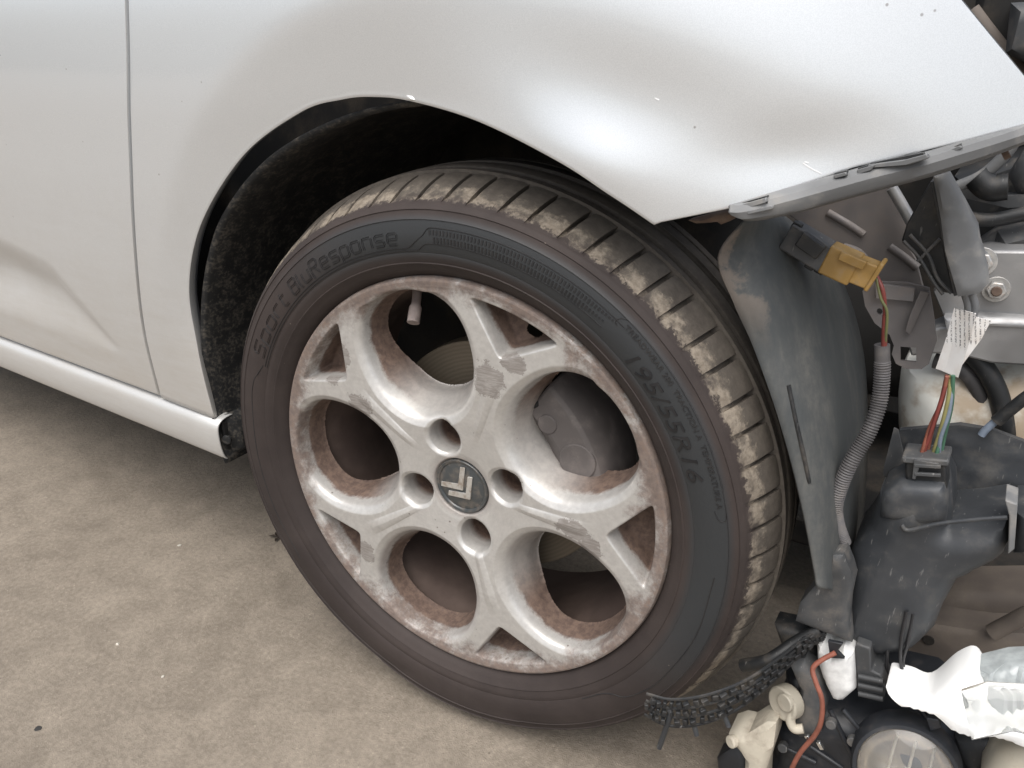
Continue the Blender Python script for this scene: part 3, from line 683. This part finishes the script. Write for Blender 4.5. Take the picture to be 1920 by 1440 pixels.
# ------------------------------------------------------------------ stripped front end, right of the wheel
def strip(name, rows_px, mat, thick=.0022, cols=10, n=6, wob=0., sharp=60):
    """curved sheet given row by row as [(x, y, depth), ...] stations"""
    R = []
    for st in rows_px: R.append(np.array(catmull([at(*q) for q in st], max(1, cols // (len(st) - 1)))))
    R = np.array(R); G_ = np.array([catmull(list(R[:, j]), n) for j in range(R.shape[1])]).transpose(1, 0, 2)
    if wob:
        a, b = np.meshgrid(np.linspace(0, 1, G_.shape[0]), np.linspace(0, 1, G_.shape[1]), indexing='ij')
        G_[..., 1] += wob * (np.sin(9 * a + 5 * b) * .5 + np.sin(17 * b + 3 * a) * .3 + np.sin(23 * a - 9 * b) * .2)
    return grid(name, G_, mat, car, solid=thick, sharp=sharp)
# front half of the arch liner, bared by the missing bumper
o = strip('arch_liner_front', [
    [(1398, 412, .048), (1432, 405, .085), (1472, 406, .13)],
    [(1346, 484, .048), (1420, 462, .075), (1500, 452, .13), (1545, 470, .20)],
    [(1374, 568, .046), (1440, 560, .060), (1520, 552, .12), (1590, 560, .22)],
    [(1412, 652, .046), (1470, 650, .062), (1545, 645, .12), (1614, 650, .23)],
    [(1450, 752, .046), (1505, 752, .062), (1570, 752, .12), (1624, 755, .23)],
    [(1483, 868, .046), (1530, 870, .062), (1585, 872, .12), (1624, 875, .23)],
    [(1507, 970, .046), (1545, 974, .062), (1588, 976, .12), (1614, 980, .23)],
    [(1524, 1068, .046), (1550, 1072, .062), (1578, 1075, .12), (1596, 1078, .22)],
    [(1532, 1100, .046), (1552, 1104, .062), (1572, 1106, .12), (1586, 1108, .22)]], liner_front.m, .003, 12, 6, .0028)
o['label'] = 'bare grey liner sheet between the tyre and the stripped front end'
tube('liner_crease', [at(1478, 722, .052), at(1492, 790, .050), at(1506, 850, .050), at(1517, 905, .052)], .0018, black_plastic, car, 8)
panel('rusty_bracket', [(1290, 413), (1330, 402), (1376, 392), (1384, 402), (1370, 414), (1352, 421), (1345, 416), (1322, 418), (1306, 419)], .030, rust, car, .012, bulge=.003, soft=.004, step=.003)
# bumper guide rail clipped under the wing
top = [(1366, 389), (1400, 379), (1480, 355), (1560, 333), (1650, 308), (1730, 290), (1800, 270), (1860, 254), (1925, 236), (1985, 219)]
bot = [(1374, 404), (1404, 414), (1484, 400), (1564, 378), (1652, 354), (1736, 332), (1806, 310), (1864, 290), (1925, 266), (1985, 240)]
rows = []
for (tx, ty), (bx_, by_) in zip(catmull(top, 6), catmull(bot, 6)):
    y = body(tx, ty + 3)[1] - .004
    T_, B_ = at(tx, ty, y), at(bx_, by_, y - .004); M_ = .55 * T_ + .45 * B_; M_[1] -= .0045
    rows.append([T_ + [0, .016, .001], T_ + [0, .002, .0005], T_, M_ + [0, .002, .004], M_, .3 * M_ + .7 * B_, B_ + [0, .001, .001], B_ + [0, .006, -.0006], B_ + [0, .020, .001]])
rail = grid('bumper_rail', rows, rail_plastic, car, solid=.0016, sharp=30)
for px_ in ([(1386, 388), (1436, 374), (1438, 382), (1390, 396)], [(1562, 332), (1586, 326), (1588, 332), (1564, 338)], [(1606, 322), (1640, 312), (1634, 322), (1608, 330)],
            [(1627, 312), (1700, 302), (1738, 292), (1742, 300), (1704, 312), (1628, 318)], [(1694, 300), (1722, 292), (1734, 296), (1702, 304)], [(1772, 288), (1800, 276), (1806, 280), (1778, 292)]):
    yb = body(px_[0][0], px_[0][1])[1] - .0075
    panel('rail_clip', [(x, y - 3) for x, y in px_], yb, rail_plastic, car, .008, bevel=.0006)
    panel('clip_shadow_strip', [(x + 2, y + (5 if k > 1 else -7)) for k, (x, y) in enumerate(px_)] if len(px_) == 4 else [(px_[0][0] + 4, px_[0][1] - 6), (px_[2][0] - 6, px_[2][1] - 6), (px_[2][0] - 2, px_[2][1] + 4), (px_[0][0] + 4, px_[0][1] + 4)], yb + .003, black_plastic, car, .005, bevel=.0004)  # thin black strip put in for the shadow line round each clip
panel('rail_slot', [(1400, 397), (1448, 386), (1449, 391), (1401, 402)], body(1420, 390)[1] - .0125, rail_plastic, car, .004, bevel=.0005)
# inner wing sheet metal with pressed beads
panel('inner_wing_plate', [(1478, 402), (1560, 378), (1668, 346), (1712, 410), (1700, 455), (1718, 486), (1732, 540), (1738, 590), (1690, 600), (1650, 560), (1622, 545), (1640, 520), (1590, 470), (1530, 440)], .20, steel_dark, car, .003, bevel=.0008)
for pts in ([(1552, 398), (1590, 420), (1620, 440)], [(1668, 462), (1696, 482), (1720, 502)], [(1582, 462), (1606, 470), (1622, 484)]):
    tube('pressed_bead', [at(x, y, .2012) for x, y in pts], .0038, steel_dark, car, 12)
tube('bonnet_stay', [at(1672, 352, .185), at(1700, 400, .185), at(1722, 440, .185)], .0045, steel, car, 10)
# lower bracket plate with a lug and a square hole
o = panel('bumper_bracket', [(1617, 546), (1640, 528), (1700, 530), (1742, 540), (1752, 600), (1756, 640), (1752, 652), (1748, 664), (1742, 682), (1728, 692), (1700, 692), (1680, 682), (1672, 664), (1676, 648), (1668, 628), (1640, 606), (1622, 574)], .165, steel_dark, car, .003, tilt=(0, .15),
      holes=([(1688, 650), (1718, 652), (1718, 679), (1688, 676)], [(1649 + 6 * math.cos(k * .7), 584 + 6 * math.sin(k * .7)) for k in range(9)]))
panel('bracket_step', [(1640, 532), (1716, 540), (1714, 566), (1640, 560)], .160, steel_dark, car, .004, tilt=(0, .25), bevel=.001)
panel('bracket_gusset', [(1726, 545), (1742, 548), (1706, 628), (1696, 622), (1706, 590)], .158, steel_dark, car, .004, tilt=(.6, 0), bevel=.0006)
# crash beam end: mounting plate, fold and lower flange
panel('crash_beam', [(1748, 545), (1800, 480), (1850, 470), (2240, 474), (2240, 612), (1840, 592), (1770, 598)], .22, steel, car, .06, bevel=.003)
panel('crash_beam_fold', [(1770, 594), (1840, 588), (2240, 610), (2240, 632), (1840, 610), (1775, 618)], .212, steel, car, .05, tilt=(0, .8), bulge=.003, soft=.006, step=.004)
panel('crash_beam_flange', [(1700, 640), (1760, 615), (1840, 608), (2240, 630), (2240, 706), (1860, 682), (1790, 664), (1745, 664), (1708, 668)], .210, steel, car, .04, bevel=.002)
def nut(x, y, Y, r):
    c = at(x, y, Y); o = disc('hex_nut', c, (0.1, -1, .1), r, .0075, bolt_m, car, 6, .0012); 
    disc('washer', c + [0, .0018, 0], (0.1, -1, .1), r * 1.35, .002, bolt_m, car, 20, .0004); disc('bolt_end', c + [0.0006, -.0070, .0006], (0.1, -1, .1), r * .52, .004, rust, car, 12, .0008)
nut(1867, 543, .218, .0080); nut(1838, 492, .150, .0085)
# bumper strut bracket: pale web and black channel
panel('strut_web', [(1750, 332), (1776, 322), (1808, 380), (1832, 425), (1836, 452), (1852, 500), (1853, 532), (1836, 550), (1796, 556), (1786, 520), (1772, 470), (1764, 410)], .130, rail_plastic, car, .016, tilt=(.35, .1), bulge=.003, soft=.005, step=.004)
panel('strut_channel', [(1746, 338), (1762, 400), (1772, 470), (1790, 552), (1766, 548), (1748, 520), (1722, 478), (1690, 452), (1700, 420), (1726, 372)], .150, black_plastic, car, .02, bevel=.0012)
for pts in ([(1706, 440), (1740, 478), (1758, 522), (1784, 550)], [(1720, 490), (1744, 466), (1762, 448)], [(1748, 340), (1764, 420), (1776, 480), (1792, 554)], [(1694, 452), (1724, 484), (1750, 528), (1768, 552)]):
    tube('channel_rib', [at(x, y, .142) for x, y in pts], .0013, grey_plastic, car, 8)
panel('strut_foot', [(1834, 462), (1850, 472), (1866, 490), (1850, 532), (1836, 540)], .150, rail_plastic, car, .010, tilt=(.3, 0), bevel=.001)
for pts in ([(1810, 552), (1816, 575), (1814, 600)], [(1822, 552), (1828, 574), (1824, 596)]):
    tube('harness_strap', [at(x, y, .150) for x, y in pts], .003, rail_plastic, car, 8)
# engine bay odds and ends seen past the rail
for nm, px_, Y, m, t in (('cooling_pack', [(1790, 330), (1990, 268), (1990, 480), (1800, 470)], .34, black_plastic, .2), ('air_box', [(1840, -60), (1990, -60), (1990, 300), (1890, 200), (1820, 60)], .42, under, .2),
        ('relay_box', [(1895, 5), (1990, 0), (1990, 150), (1885, 100)], .36, grey_plastic, .08), ('hose_bracket', [(1890, 330), (1922, 280), (1990, 270), (1990, 400), (1920, 385)], .28, grey_plastic, .03),
        ('duct_flange', [(1800, 350), (1880, 368), (1990, 360), (1990, 384), (1890, 390), (1810, 372)], .27, grey_plastic, .02), ('intake_pipe', [(1836, 455), (1870, 432), (1990, 405), (1990, 470), (1860, 472)], .26, grey_plastic, .03)):
    panel(nm, px_, Y, m, car, t, bulge=.012, soft=.015, step=.010)
for pts, r, m in (([(1790, 352), (1840, 330), (1880, 295), (1905, 262)], .005, rail_plastic), ([(1800, 408), (1860, 412), (1930, 400), (1990, 402)], .006, black_plastic), ([(1830, 330), (1856, 352), (1890, 350)], .011, black_plastic),
                  ([(1820, 20), (1850, 60), (1890, 110), (1930, 160)], .008, earthy)):
    tube('engine_hose', [at(x, y, .25 if y > 200 else .40) for x, y in pts], r, m, car, 12)
tube('rust_clip', [at(1880, 292, .10), at(1892, 286, .10)], .0035, rust, car, 8)
# connector: black socket, ochre plug, wires
yel = dusty('ochre_plastic', (.36, .215, .06), (.27, .20, .12), .55, 120, .45)
o = oriented_box('connector_socket', at(1478, 438, .105), at(1556, 484, .105), .022, .022, grey_plastic, car, .0015)
oriented_box('connector_latch', at(1500, 446, .090), at(1540, 474, .090), .012, .008, black_plastic, car, .001)
for (x, y) in ((1486, 420), (1530, 500), (1512, 492)): oriented_box('socket_tab', at(x, y, .100), at(x + 16, y + 9, .100), .007, .006, black_plastic, car, .001)
oriented_box('connector_plug', at(1550, 481, .103), at(1606, 506, .103), .0235, .020, yel, car, .0015); oriented_box('connector_plug', at(1604, 503, .103), at(1640, 517, .103), .0195, .018, yel, car, .0012)
oriented_box('plug_collar', at(1638, 513, .103), at(1646, 517, .103), .0240, .021, yel, car, .0012); oriented_box('plug_key', at(1575, 478, .092), at(1622, 498, .092), .007, .006, yel, car, .0008)
def plain(name, c, rough=.45, **k): n = NT(name); return n.set(base=n.mix(n.rng(n.noise(90, 4), .3, .75), tuple(.72 * v for v in c), c), rough=rough, **k)
w_red = plain('red_wire', (.22, .05, .04)); w_grn = plain('green_wire', (.065, .16, .10)); w_yel = plain('yellow_wire', (.27, .25, .10)); w_org = plain('orange_wire', (.30, .105, .07)); w_brn = plain('brown_wire', (.24, .08, .05)); w_blu = plain('blue_wire', (.20, .24, .30))
w_olv = plain('olive_wire', (.16, .17, .07)); w_blk = plain('black_wire', (.02, .02, .022))
tube('wire', [at(1644, 518, .103), at(1656, 548, .100), at(1660, 600, .105), at(1659, 660, .110)], .0016, w_red, car, 8); tube('wire', [at(1643, 522, .101), at(1652, 560, .099), at(1663, 585, .100), at(1661, 630, .106), at(1658, 660, .112)], .0011, w_olv, car, 8)
tube('wire', [at(1660, 590, .1035), at(1658, 625, .107), at(1657, 662, .110)], .0021, w_red, car, 8)
cond = dusty('conduit_plastic', (.085, .08, .08), (.19, .17, .15), .5, 70, .55)
pts = [at(1654, 646, .112), at(1654, 700, .112), at(1648, 756, .108), at(1628, 812, .100), at(1600, 858, .092), at(1578, 905, .088), at(1566, 950, .088), at(1570, 985, .092), at(1582, 1018, .10)]
tube('corrugated_conduit', pts, .006, cond, car, 14, 44, lambda i, m: .0058 if i < 26 else (.0060 + .0006 * math.sin(i * 1.55)))
# white flag labels on the second harness
n = NT('label_print'); x, y, z = n.xyz(); ln = n.math('SINE', n.math('MULTIPLY', n.math('ADD', n.math('MULTIPLY', x, .93), n.math('MULTIPLY', z, .22)), 2100)); wd_ = n.noise(900, 2, .7)
pr = n.math('MULTIPLY', n.math('MULTIPLY', n.rng(ln, .35, .6), n.rng(wd_, .47, .52)), n.rng(z, .497, .500)); lab = n.set(base=n.mix(n.math('MULTIPLY', pr, .85), n.mix(n.rng(n.noise(50, 4), .35, .75), (.76, .75, .73), (.62, .57, .52)), (.10, .10, .10)), rough=.55)
panel('flag_label', [(1789, 578), (1830, 588), (1818, 640), (1797, 707), (1754, 692), (1772, 640)], .128, lab, car, .0012, tilt=(-.5, 0), bump=lambda x, z: .002 * math.sin(160 * x))
panel('flag_label', [(1822, 592), (1858, 602), (1840, 636), (1800, 690), (1806, 650)], .140, lab, car, .0010, tilt=(.4, 0))
for k, (m, p) in enumerate(((w_red, [(1778, 704), (1768, 740), (1752, 790), (1732, 850)]), (w_org, [(1776, 706), (1766, 752), (1748, 806), (1738, 852)]), (w_grn, [(1784, 706), (1782, 750), (1770, 800), (1756, 852)]), (w_yel, [(1782, 704), (1779, 742), (1768, 790), (1750, 850)]),
                 (w_grn, [(1787, 704), (1784, 760), (1772, 812), (1764, 852)]), (w_brn, [(1776, 703), (1762, 760), (1744, 800), (1728, 850)]), (w_blu, [(1786, 706), (1780, 770), (1764, 820), (1760, 852)]))):
    tube('wire', [at(x, y, .126 - .004 * math.sin(k * 2.1 + i)) for i, (x, y) in enumerate(p)], .0016, m, car, 8)
oriented_box('harness_connector', at(1738, 848, .125), at(1740, 905, .125), .030, .026, black_plastic, car, .002, up=(1, 0, 0)); oriented_box('connector_collar', at(1738, 846, .125), at(1738, 858, .125), .034, .030, grey_plastic, car, .0015, up=(1, 0, 0))
for yy in (872, 888): oriented_box('connector_rib', at(1714, yy, .109), at(1764, yy + 3, .109), .003, .003, grey_plastic, car, .0006)
panel('connector_latch_plate', [(1714, 862), (1760, 870), (1758, 880), (1724, 876), (1716, 900), (1710, 898)], .108, grey_plastic, car, .003, bevel=.0006)
# washer bottle of milky plastic and the hoses across it
n = NT('milky_plastic'); a = n.noise(16, 5, .6); b = n.noise(60, 4)
milk = n.set(base=n.mix(n.rng(a, .48, .66), (.80, .79, .72), (.45, .36, .26)), rough=.4, spec=.45, normal=n.bump(b, .05, .001))
panel('washer_bottle', [(1690, 690), (1740, 672), (1860, 676), (1990, 690), (1990, 930), (1860, 920), (1780, 880), (1694, 840)], .262, milk, car, .12, bulge=.04, soft=.05, step=.009, smooth_outline=3)
tube('washer_hose', [at(1752, 676, .235), at(1800, 690, .232), at(1834, 730, .232), at(1846, 780, .235), at(1846, 830, .24)], .0072, cond, car, 12); tube('washer_hose', [at(1812, 655, .225), at(1846, 690, .225), at(1872, 740, .225), at(1884, 800, .225), at(1888, 850, .23)], .0085, black_plastic, car, 12)
tube('washer_pipe', [at(1990, 700, .18), at(1920, 748, .18), at(1868, 790, .18)], .0052, black_plastic, car, 12); tube('wire', [at(1868, 788, .18), at(1848, 806, .18), at(1840, 816, .18)], .0032, w_blu, car, 8)
# black splash plate behind the duct
panel('splash_plate', [(1686, 806), (1760, 800), (1800, 796), (1860, 806), (1920, 828), (2240, 850), (2240, 950), (1900, 960), (1780, 950), (1700, 910)], .190, slate_plastic, car, .006, bump=lambda x, z: .0015 * (math.sin(190 * x) > .6) + .001 * (math.sin(260 * z) > .7))
panel('splash_flap', [(1676, 802), (1684, 806), (1708, 912), (1680, 902), (1656, 892), (1656, 880)], .150, grey_plastic, car, .002, tilt=(1.2, 0), bevel=.0005)
# moulded duct
def ridge(x, z):
    u = x - .372 - .18 * (z - .25); return .004 * math.exp(-(u / .007) ** 2) + .003 * math.exp(-((u + .028) / .004) ** 2)
panel('air_duct', [(1652, 916), (1700, 906), (1770, 908), (1782, 932), (1784, 978), (1840, 975), (1890, 968), (1892, 1010), (1880, 1036), (1830, 1064), (1796, 1080), (1768, 1130), (1752, 1172), (1716, 1208), (1660, 1218), (1600, 1208), (1584, 1160), (1586, 1080), (1600, 1020), (1636, 972)], .125, slate_plastic, car, .06, bulge=.022, soft=.022, step=.0045, bump=ridge)
panel('duct_neck', [(1654, 920), (1690, 902), (1770, 908), (1778, 936), (1774, 976), (1720, 982), (1650, 968)], .108, slate_plastic, car, .04, bulge=.008, soft=.010, step=.004)
tube('duct_seam', [at(x, y, .096) for x, y in ((1690, 984), (1704, 994), (1760, 982), (1830, 974), (1888, 970))], .0018, slate_plastic, car, 8)
panel('duct_flange_end', [(1884, 938), (1908, 946), (1902, 1030), (1890, 1040), (1892, 968)], .105, rail_plastic, car, .03, bevel=.001)
panel('duct_cap', [(1905, 960), (2240, 930), (2240, 1040), (1900, 1036)], .14, slate_plastic, car, .05, bulge=.01, soft=.015, step=.008)
panel('duct_tail', [(1562, 1040), (1582, 1040), (1594, 1070), (1600, 1092), (1592, 1130), (1590, 1160), (1598, 1204), (1548, 1186), (1492, 1164), (1500, 1130), (1530, 1096)], .080, grey_plastic, car, .02, tilt=(.3, -.1), bulge=.004, soft=.008, step=.004)
# subframe arms below
panel('subframe_arm', [(1738, 1140), (1752, 1116), (1790, 1104), (2240, 1104), (2240, 1190), (1860, 1194), (1780, 1190), (1744, 1170)], .36, earthy, car, .05, bulge=.012, soft=.02, step=.008)
panel('subframe_beam', [(1692, 1176), (1740, 1168), (1860, 1186), (2240, 1192), (2240, 1262), (1900, 1264), (1800, 1256), (1692, 1248)], .31, earthy, car, .06, bulge=.004, soft=.010, step=.006)
disc('beam_hole_shade', at(1741, 1200, .305), (0, -1, 0), .0060, .0015, under, car, 18, 0)  # no opening here: a flat dark disc stands for the shade inside the hole
tube('subframe_brace', [at(1860, 1186, .30), at(1930, 1150, .30), at(2100, 1070, .30)], .009, earthy, car, 10)
bx('undertray', (.02, .40, .10), (.80, .95, .14), under)
for k, p in enumerate(([(1700, 1146), (1690, 1200), (1690, 1250), (1712, 1310), (1744, 1358)], [(1712, 1150), (1702, 1205), (1694, 1252), (1726, 1320), (1758, 1362)], [(1672, 1170), (1664, 1215), (1662, 1290)])):
    tube('hanging_cable', [at(x, y, .10 + .004 * k) for x, y in p], .0016, w_blk, car, 8)
# torn grille mesh dangling beside the tyre
gr = [(1206, 1318, -.045), (1250, 1334, -.040), (1310, 1330, -.030), (1380, 1304, -.005), (1440, 1262, .03), (1500, 1210, .07), (1545, 1180, .09)]
path = catmull([at(*q) for q in gr], 4)
for off in (-.0165, -.0055, .0055, .0165):
    tube('grille_bar', [p + np.array([.002, 0, off * (.45 + .55 * math.sin(math.pi * min(1, (i + 4) / len(path))))]) for i, p in enumerate(path)], .0014, black_plastic, car, 6, 0)
for i in range(0, len(path) - 1):
    for off in (-.011, 0., .011):
        p = path[i] + [0.002, -.001, off * (.45 + .55 * math.sin(math.pi * min(1, (i + 4) / len(path))))]; q = p + (path[i + 1] - path[i]) * random.uniform(.5, .75); p = p + np.array([0, random.uniform(-.002, .002), random.uniform(-.001, .001)])
        if np.linalg.norm(q - p) > .002 and random.random() > .12: oriented_box('grille_cell', p, q, .0055, .0045, black_plastic, car, .0006)
for (x, y, Y, x2, y2) in ((1300, 1352, -.03, 1306, 1378), (1354, 1330, -.01, 1366, 1362), (1255, 1345, -.04, 1236, 1402)):
    tube('grille_prong', [at(x, y - 16, Y), at(x, y, Y), at(x2, y2, Y)], .0024, slate_plastic, car, 8)
tube('loom_branch', [at(1392, 1248, .06), at(1440, 1238, .06), at(1490, 1206, .075), at(1536, 1180, .085)], .0062, black_plastic, car, 10)
panel('grille_mount', [(1452, 1168), (1490, 1176), (1520, 1192), (1540, 1260), (1500, 1262), (1470, 1220)], .100, black_plastic, car, .02, bulge=.006, soft=.008, step=.005)

# ------------------------------------------------------------------ torn-off headlamp lying on the ground in front of the wheel
hl = empty('headlamp', (.40, .15, 0)); tag(hl, 'torn-off black headlamp unit with orange wire and round lens lying on the concrete', 'headlamp')
hblack = dusty('lamp_black_plastic', (.020, .022, .026), (.12, .10, .085), .3, 60, .42)
cream = dusty('cream_plastic', (.46, .42, .34), (.26, .21, .16), .5, 60, .5); wht = plain('white_plastic', (.80, .80, .78), .4)
n = NT('chrome_reflector'); chrome = n.set(base=n.mix(n.rng(n.noise(40, 4), .4, .7), (.86, .86, .84), (.70, .69, .66)), metal=.95, rough=.10, normal=n.bump(n.noise(60, 2), .5, .004))
n = NT('clear_lens'); lens = n.set(base=(.9, .9, .88), rough=.05, trans=.9, ior=1.5)
def hp(name, px_, Y, mat, **k):
    o = panel(name, px_, Y, mat, hl, **k)
    for v in o.data.vertices: v.co.z = max(v.co.z, .002)          # it rests on the concrete
    return o
housing = hp('housing', [(1474, 1244), (1506, 1238), (1530, 1262), (1552, 1304), (1600, 1322), (1680, 1330), (1740, 1346), (1786, 1384), (1812, 1440), (1830, 1500), (1800, 1572), (1640, 1550), (1480, 1534), (1408, 1500), (1424, 1440), (1452, 1376), (1450, 1330), (1486, 1322)], .115, hblack, thick=.09, bulge=.030, soft=.030, step=.006, bump=lambda x, z: .0015 * math.sin(170 * x + 90 * z) * math.sin(200 * z))
hp('lamp_arm', [(1478, 1236), (1510, 1234), (1534, 1270), (1546, 1312), (1540, 1372), (1500, 1382), (1470, 1350), (1496, 1336), (1500, 1290)], .082, grey_plastic, thick=.03, bulge=.008, soft=.010, step=.005)
disc('bulb_cap', at(1484, 1312, .080), (-.55, -1, .1), .0165, .014, cream, hl, 28, .002); disc('bulb_cap_boss', at(1478, 1315, .068), (-.55, -1, .1), .0085, .006, cream, hl, 20, .001)
tube('bulb_clip', [at(1486, 1335, .066), at(1482, 1352, .064), at(1490, 1366, .064), at(1506, 1366, .066)], .0045, cream, hl, 8)
hp('ballast', [(1532, 1204), (1546, 1200), (1556, 1224), (1582, 1214), (1600, 1224), (1605, 1290), (1580, 1312), (1562, 1306), (1546, 1274), (1534, 1240)], .088, wht, thick=.03, bulge=.010, soft=.012, step=.004)
hp('ballast_clip', [(1552, 1202), (1580, 1208), (1570, 1222), (1584, 1236), (1556, 1234)], .076, hblack, thick=.004, bevel=.0006)
hp('plug_block', [(1604, 1206), (1632, 1216), (1634, 1258), (1652, 1266), (1662, 1290), (1656, 1318), (1610, 1306), (1606, 1290)], .092, grey_plastic, thick=.03, bevel=.0015)
for yy in (1268, 1284, 1300): tube('plug_rib', [at(1610, yy, .090), at(1656, yy + 10, .090)], .0028, grey_plastic, hl, 8, 2)
tube('wire', [at(1566, 1224, .074), at(1540, 1238, .070), at(1524, 1254, .066), at(1530, 1280, .062), at(1541, 1312, .060), at(1540, 1350, .060), at(1528, 1378, .062), at(1500, 1412, .064), at(1482, 1448, .066), at(1466, 1500, .07)], .0023, w_org, hl, 10)
for q in ((1512, 1378), (1534, 1390)): oriented_box('terminal', at(q[0], q[1], .070), at(q[0] + 8, q[1] + 14, .070), .004, .004, chrome, hl, .0006)
cL = at(1698, 1442, .068); axis = Vector((.05, -1, .35)).normalized()
def ring(name, c, axis, prof, mat, seg=48):
    q = axis.to_track_quat('Z', 'Y').to_matrix(); V, F = [], []; n_ = len(prof)
    for k in range(seg):
        a = 2 * math.pi * k / seg
        for r, h in prof: V.append(Vector(c) + q @ Vector((r * math.cos(a), r * math.sin(a), h)))
    for k in range(seg):
        for i in range(n_ - 1): F.append((k * n_ + i, ((k + 1) % seg) * n_ + i, ((k + 1) % seg) * n_ + i + 1, k * n_ + i + 1))
    return new(name, V, F, mat, hl, sharp=40)
ring('lens_bezel', cL, axis, [(.0385, -.02), (.0385, .006), (.0395, .010), (.0425, .010), (.0445, .006), (.0450, -.02)], hblack)
ring('reflector_bowl', cL, axis, [(.0385, .006), (.034, -.004), (.026, -.012), (.013, -.017), (.0001, -.019)], plain('amber_grey_bowl', (.48, .42, .34), .18, metal=.55))
ring('lens_glass', cL, axis, [(.0385, .007), (.029, .0125), (.014, .0155), (.0003, .0165)], lens)
for k in range(3): tube('reflector_rib', [Vector(cL) + axis.to_track_quat('Z', 'Y').to_matrix() @ Vector((-.012 + .014 * k, s * .028, .001 - .006 * (1 - s * s))) for s in (-1, -.3, .4, 1)], .0012, cream, hl, 6, 4)
hp('lamp_leg', [(1366, 1376), (1386, 1370), (1404, 1374), (1440, 1352), (1456, 1354), (1450, 1400), (1434, 1450), (1430, 1520), (1392, 1520), (1398, 1420)], .055, cream, thick=.03, bulge=.006, soft=.008, step=.005)
disc('leg_pad', at(1378, 1388, .052), (-.6, -1, .1), .0062, .007, cream, hl, 18, .0015); hp('leg_clip', [(1345, 1420), (1376, 1400), (1398, 1408), (1400, 1470), (1350, 1480)], .058, hblack, thick=.02, bulge=.004, soft=.006, step=.005)
hp('reflector_shell', [(1662, 1284), (1700, 1290), (1740, 1302), (1790, 1262), (1826, 1252), (1846, 1290), (1856, 1340), (1990, 1330), (1990, 1420), (1880, 1384), (1800, 1376), (1752, 1340), (1680, 1318)], .082, NT('clear_white_shell').set(base=(.88, .88, .86), rough=.07, coat=1., metal=.15), thick=.03, tilt=(.1, .7), bulge=.010, soft=.016, step=.003, smooth_outline=5)
hp('ribbed_lens', [(1832, 1254), (1890, 1240), (1990, 1236), (1990, 1334), (1860, 1340), (1848, 1290)], .105, plain('smoked_lens', (.40, .43, .43), .12), thick=.02, tilt=(0, .5), bulge=.008, soft=.012, step=.003, bump=lambda x, z: .0012 * math.sin(900 * x))
hp('lens_shard', [(1802, 1296), (1850, 1282), (1990, 1290), (1990, 1392), (1900, 1372), (1822, 1388)], .050, lens, thick=.003, tilt=(.1, .5), bulge=.006, soft=.03, step=.006)
for x, y in ((1560, 1352), (1600, 1384), (1470, 1396)): disc('housing_screw', at(x, y, .083), (0, -1, .2), .0048, .008, grey_plastic, hl, 12, .0008)
for a_, b_ in (((1556, 1330), (1600, 1420)), ((1580, 1330), (1622, 1380)), ((1470, 1400), (1530, 1430)), ((1520, 1400), (1580, 1440))): tube('housing_rib', [at(*a_, .086), at(*b_, .084)], .0025, hblack, hl, 8, 2)
hp('lamp_frame', [(1790, 1380), (1850, 1376), (1900, 1400), (1850, 1440), (1860, 1520), (1800, 1500), (1806, 1430)], .120, slate_plastic, thick=.03, bulge=.008, soft=.010, step=.005)
hp('lamp_skirt', [(1838, 1452), (1866, 1412), (1920, 1388), (1990, 1380), (1990, 1540), (1840, 1540)], .085, cream, thick=.04, bulge=.012, soft=.02, step=.007)
hp('cable_clip', [(1736, 1346), (1760, 1350), (1764, 1366), (1744, 1372)], .078, hblack, thick=.012, bevel=.001)

# ------------------------------------------------------------------ litter on the concrete
leafm = plain('dead_leaf', (.045, .032, .022), .8); stone = plain('pale_stone', (.58, .54, .47), .7); tar = plain('tar', (.03, .028, .026), .7)
def lump(name, x, y, r, mat, label, cat, flat=.5, group=None, sides=7):
    c = atz(x, y, 0); V = []
    for z, k in ((0.0, 1.0), (r * flat, .75)):
        for i in range(sides):
            a = 2 * math.pi * i / sides; q = r * k * random.uniform(.7, 1.2); V.append((c[0] + q * math.cos(a), c[1] + q * math.sin(a), z))
    V.append((c[0], c[1], r * flat * 1.2))
    F = [(i, (i + 1) % sides, sides + (i + 1) % sides, sides + i) for i in range(sides)] + [(sides + i, sides + (i + 1) % sides, 2 * sides) for i in range(sides)] + [tuple(range(sides))]
    return tag(new(name, V, F, mat, smooth=False), label, cat, group)
lump('stone_chip', 220, 1208, .0028, stone, 'square pale stone chip alone on the open concrete', 'stone', .5, None, 4)
lump('stone_chip', 337, 1023, .0034, stone, 'long pale stone chip on the concrete between sill and open floor', 'stone', .4, None, 5)
lump('stone_chip', 305, 1269, .0024, stone, 'tiny white stone chip on the concrete near the tar speck', 'stone', .5, None, 4)
lump('tar_spot', 72, 1366, .0045, tar, 'small dark tar speck stuck to the pale concrete', 'tar', .15, None, 9)
# crumpled leaf beside the tyre
cl = atz(522, 1010, 0); V, F = [], []
for k in range(7):
    a = random.uniform(0, 6.28); L = random.uniform(.010, .018); b0 = len(V); d = np.array([math.cos(a), math.sin(a), 0]); p = np.array([-d[1], d[0], 0])
    for q in (cl + [0, 0, .0006 * k], cl + d * L * .5 + p * .003 + [0, 0, .003 + .0006 * k], cl + d * L + [0, 0, .001 + .0006 * k], cl + d * L * .5 - p * .003 + [0, 0, .002 + .0006 * k]): V.append(q)
    F.append((b0, b0 + 1, b0 + 2, b0 + 3))
tag(new('leaf', V, F, leafm, None, smooth=False, solid=.0006), 'shrivelled dark leaf on the concrete beside the tyre', 'leaf')
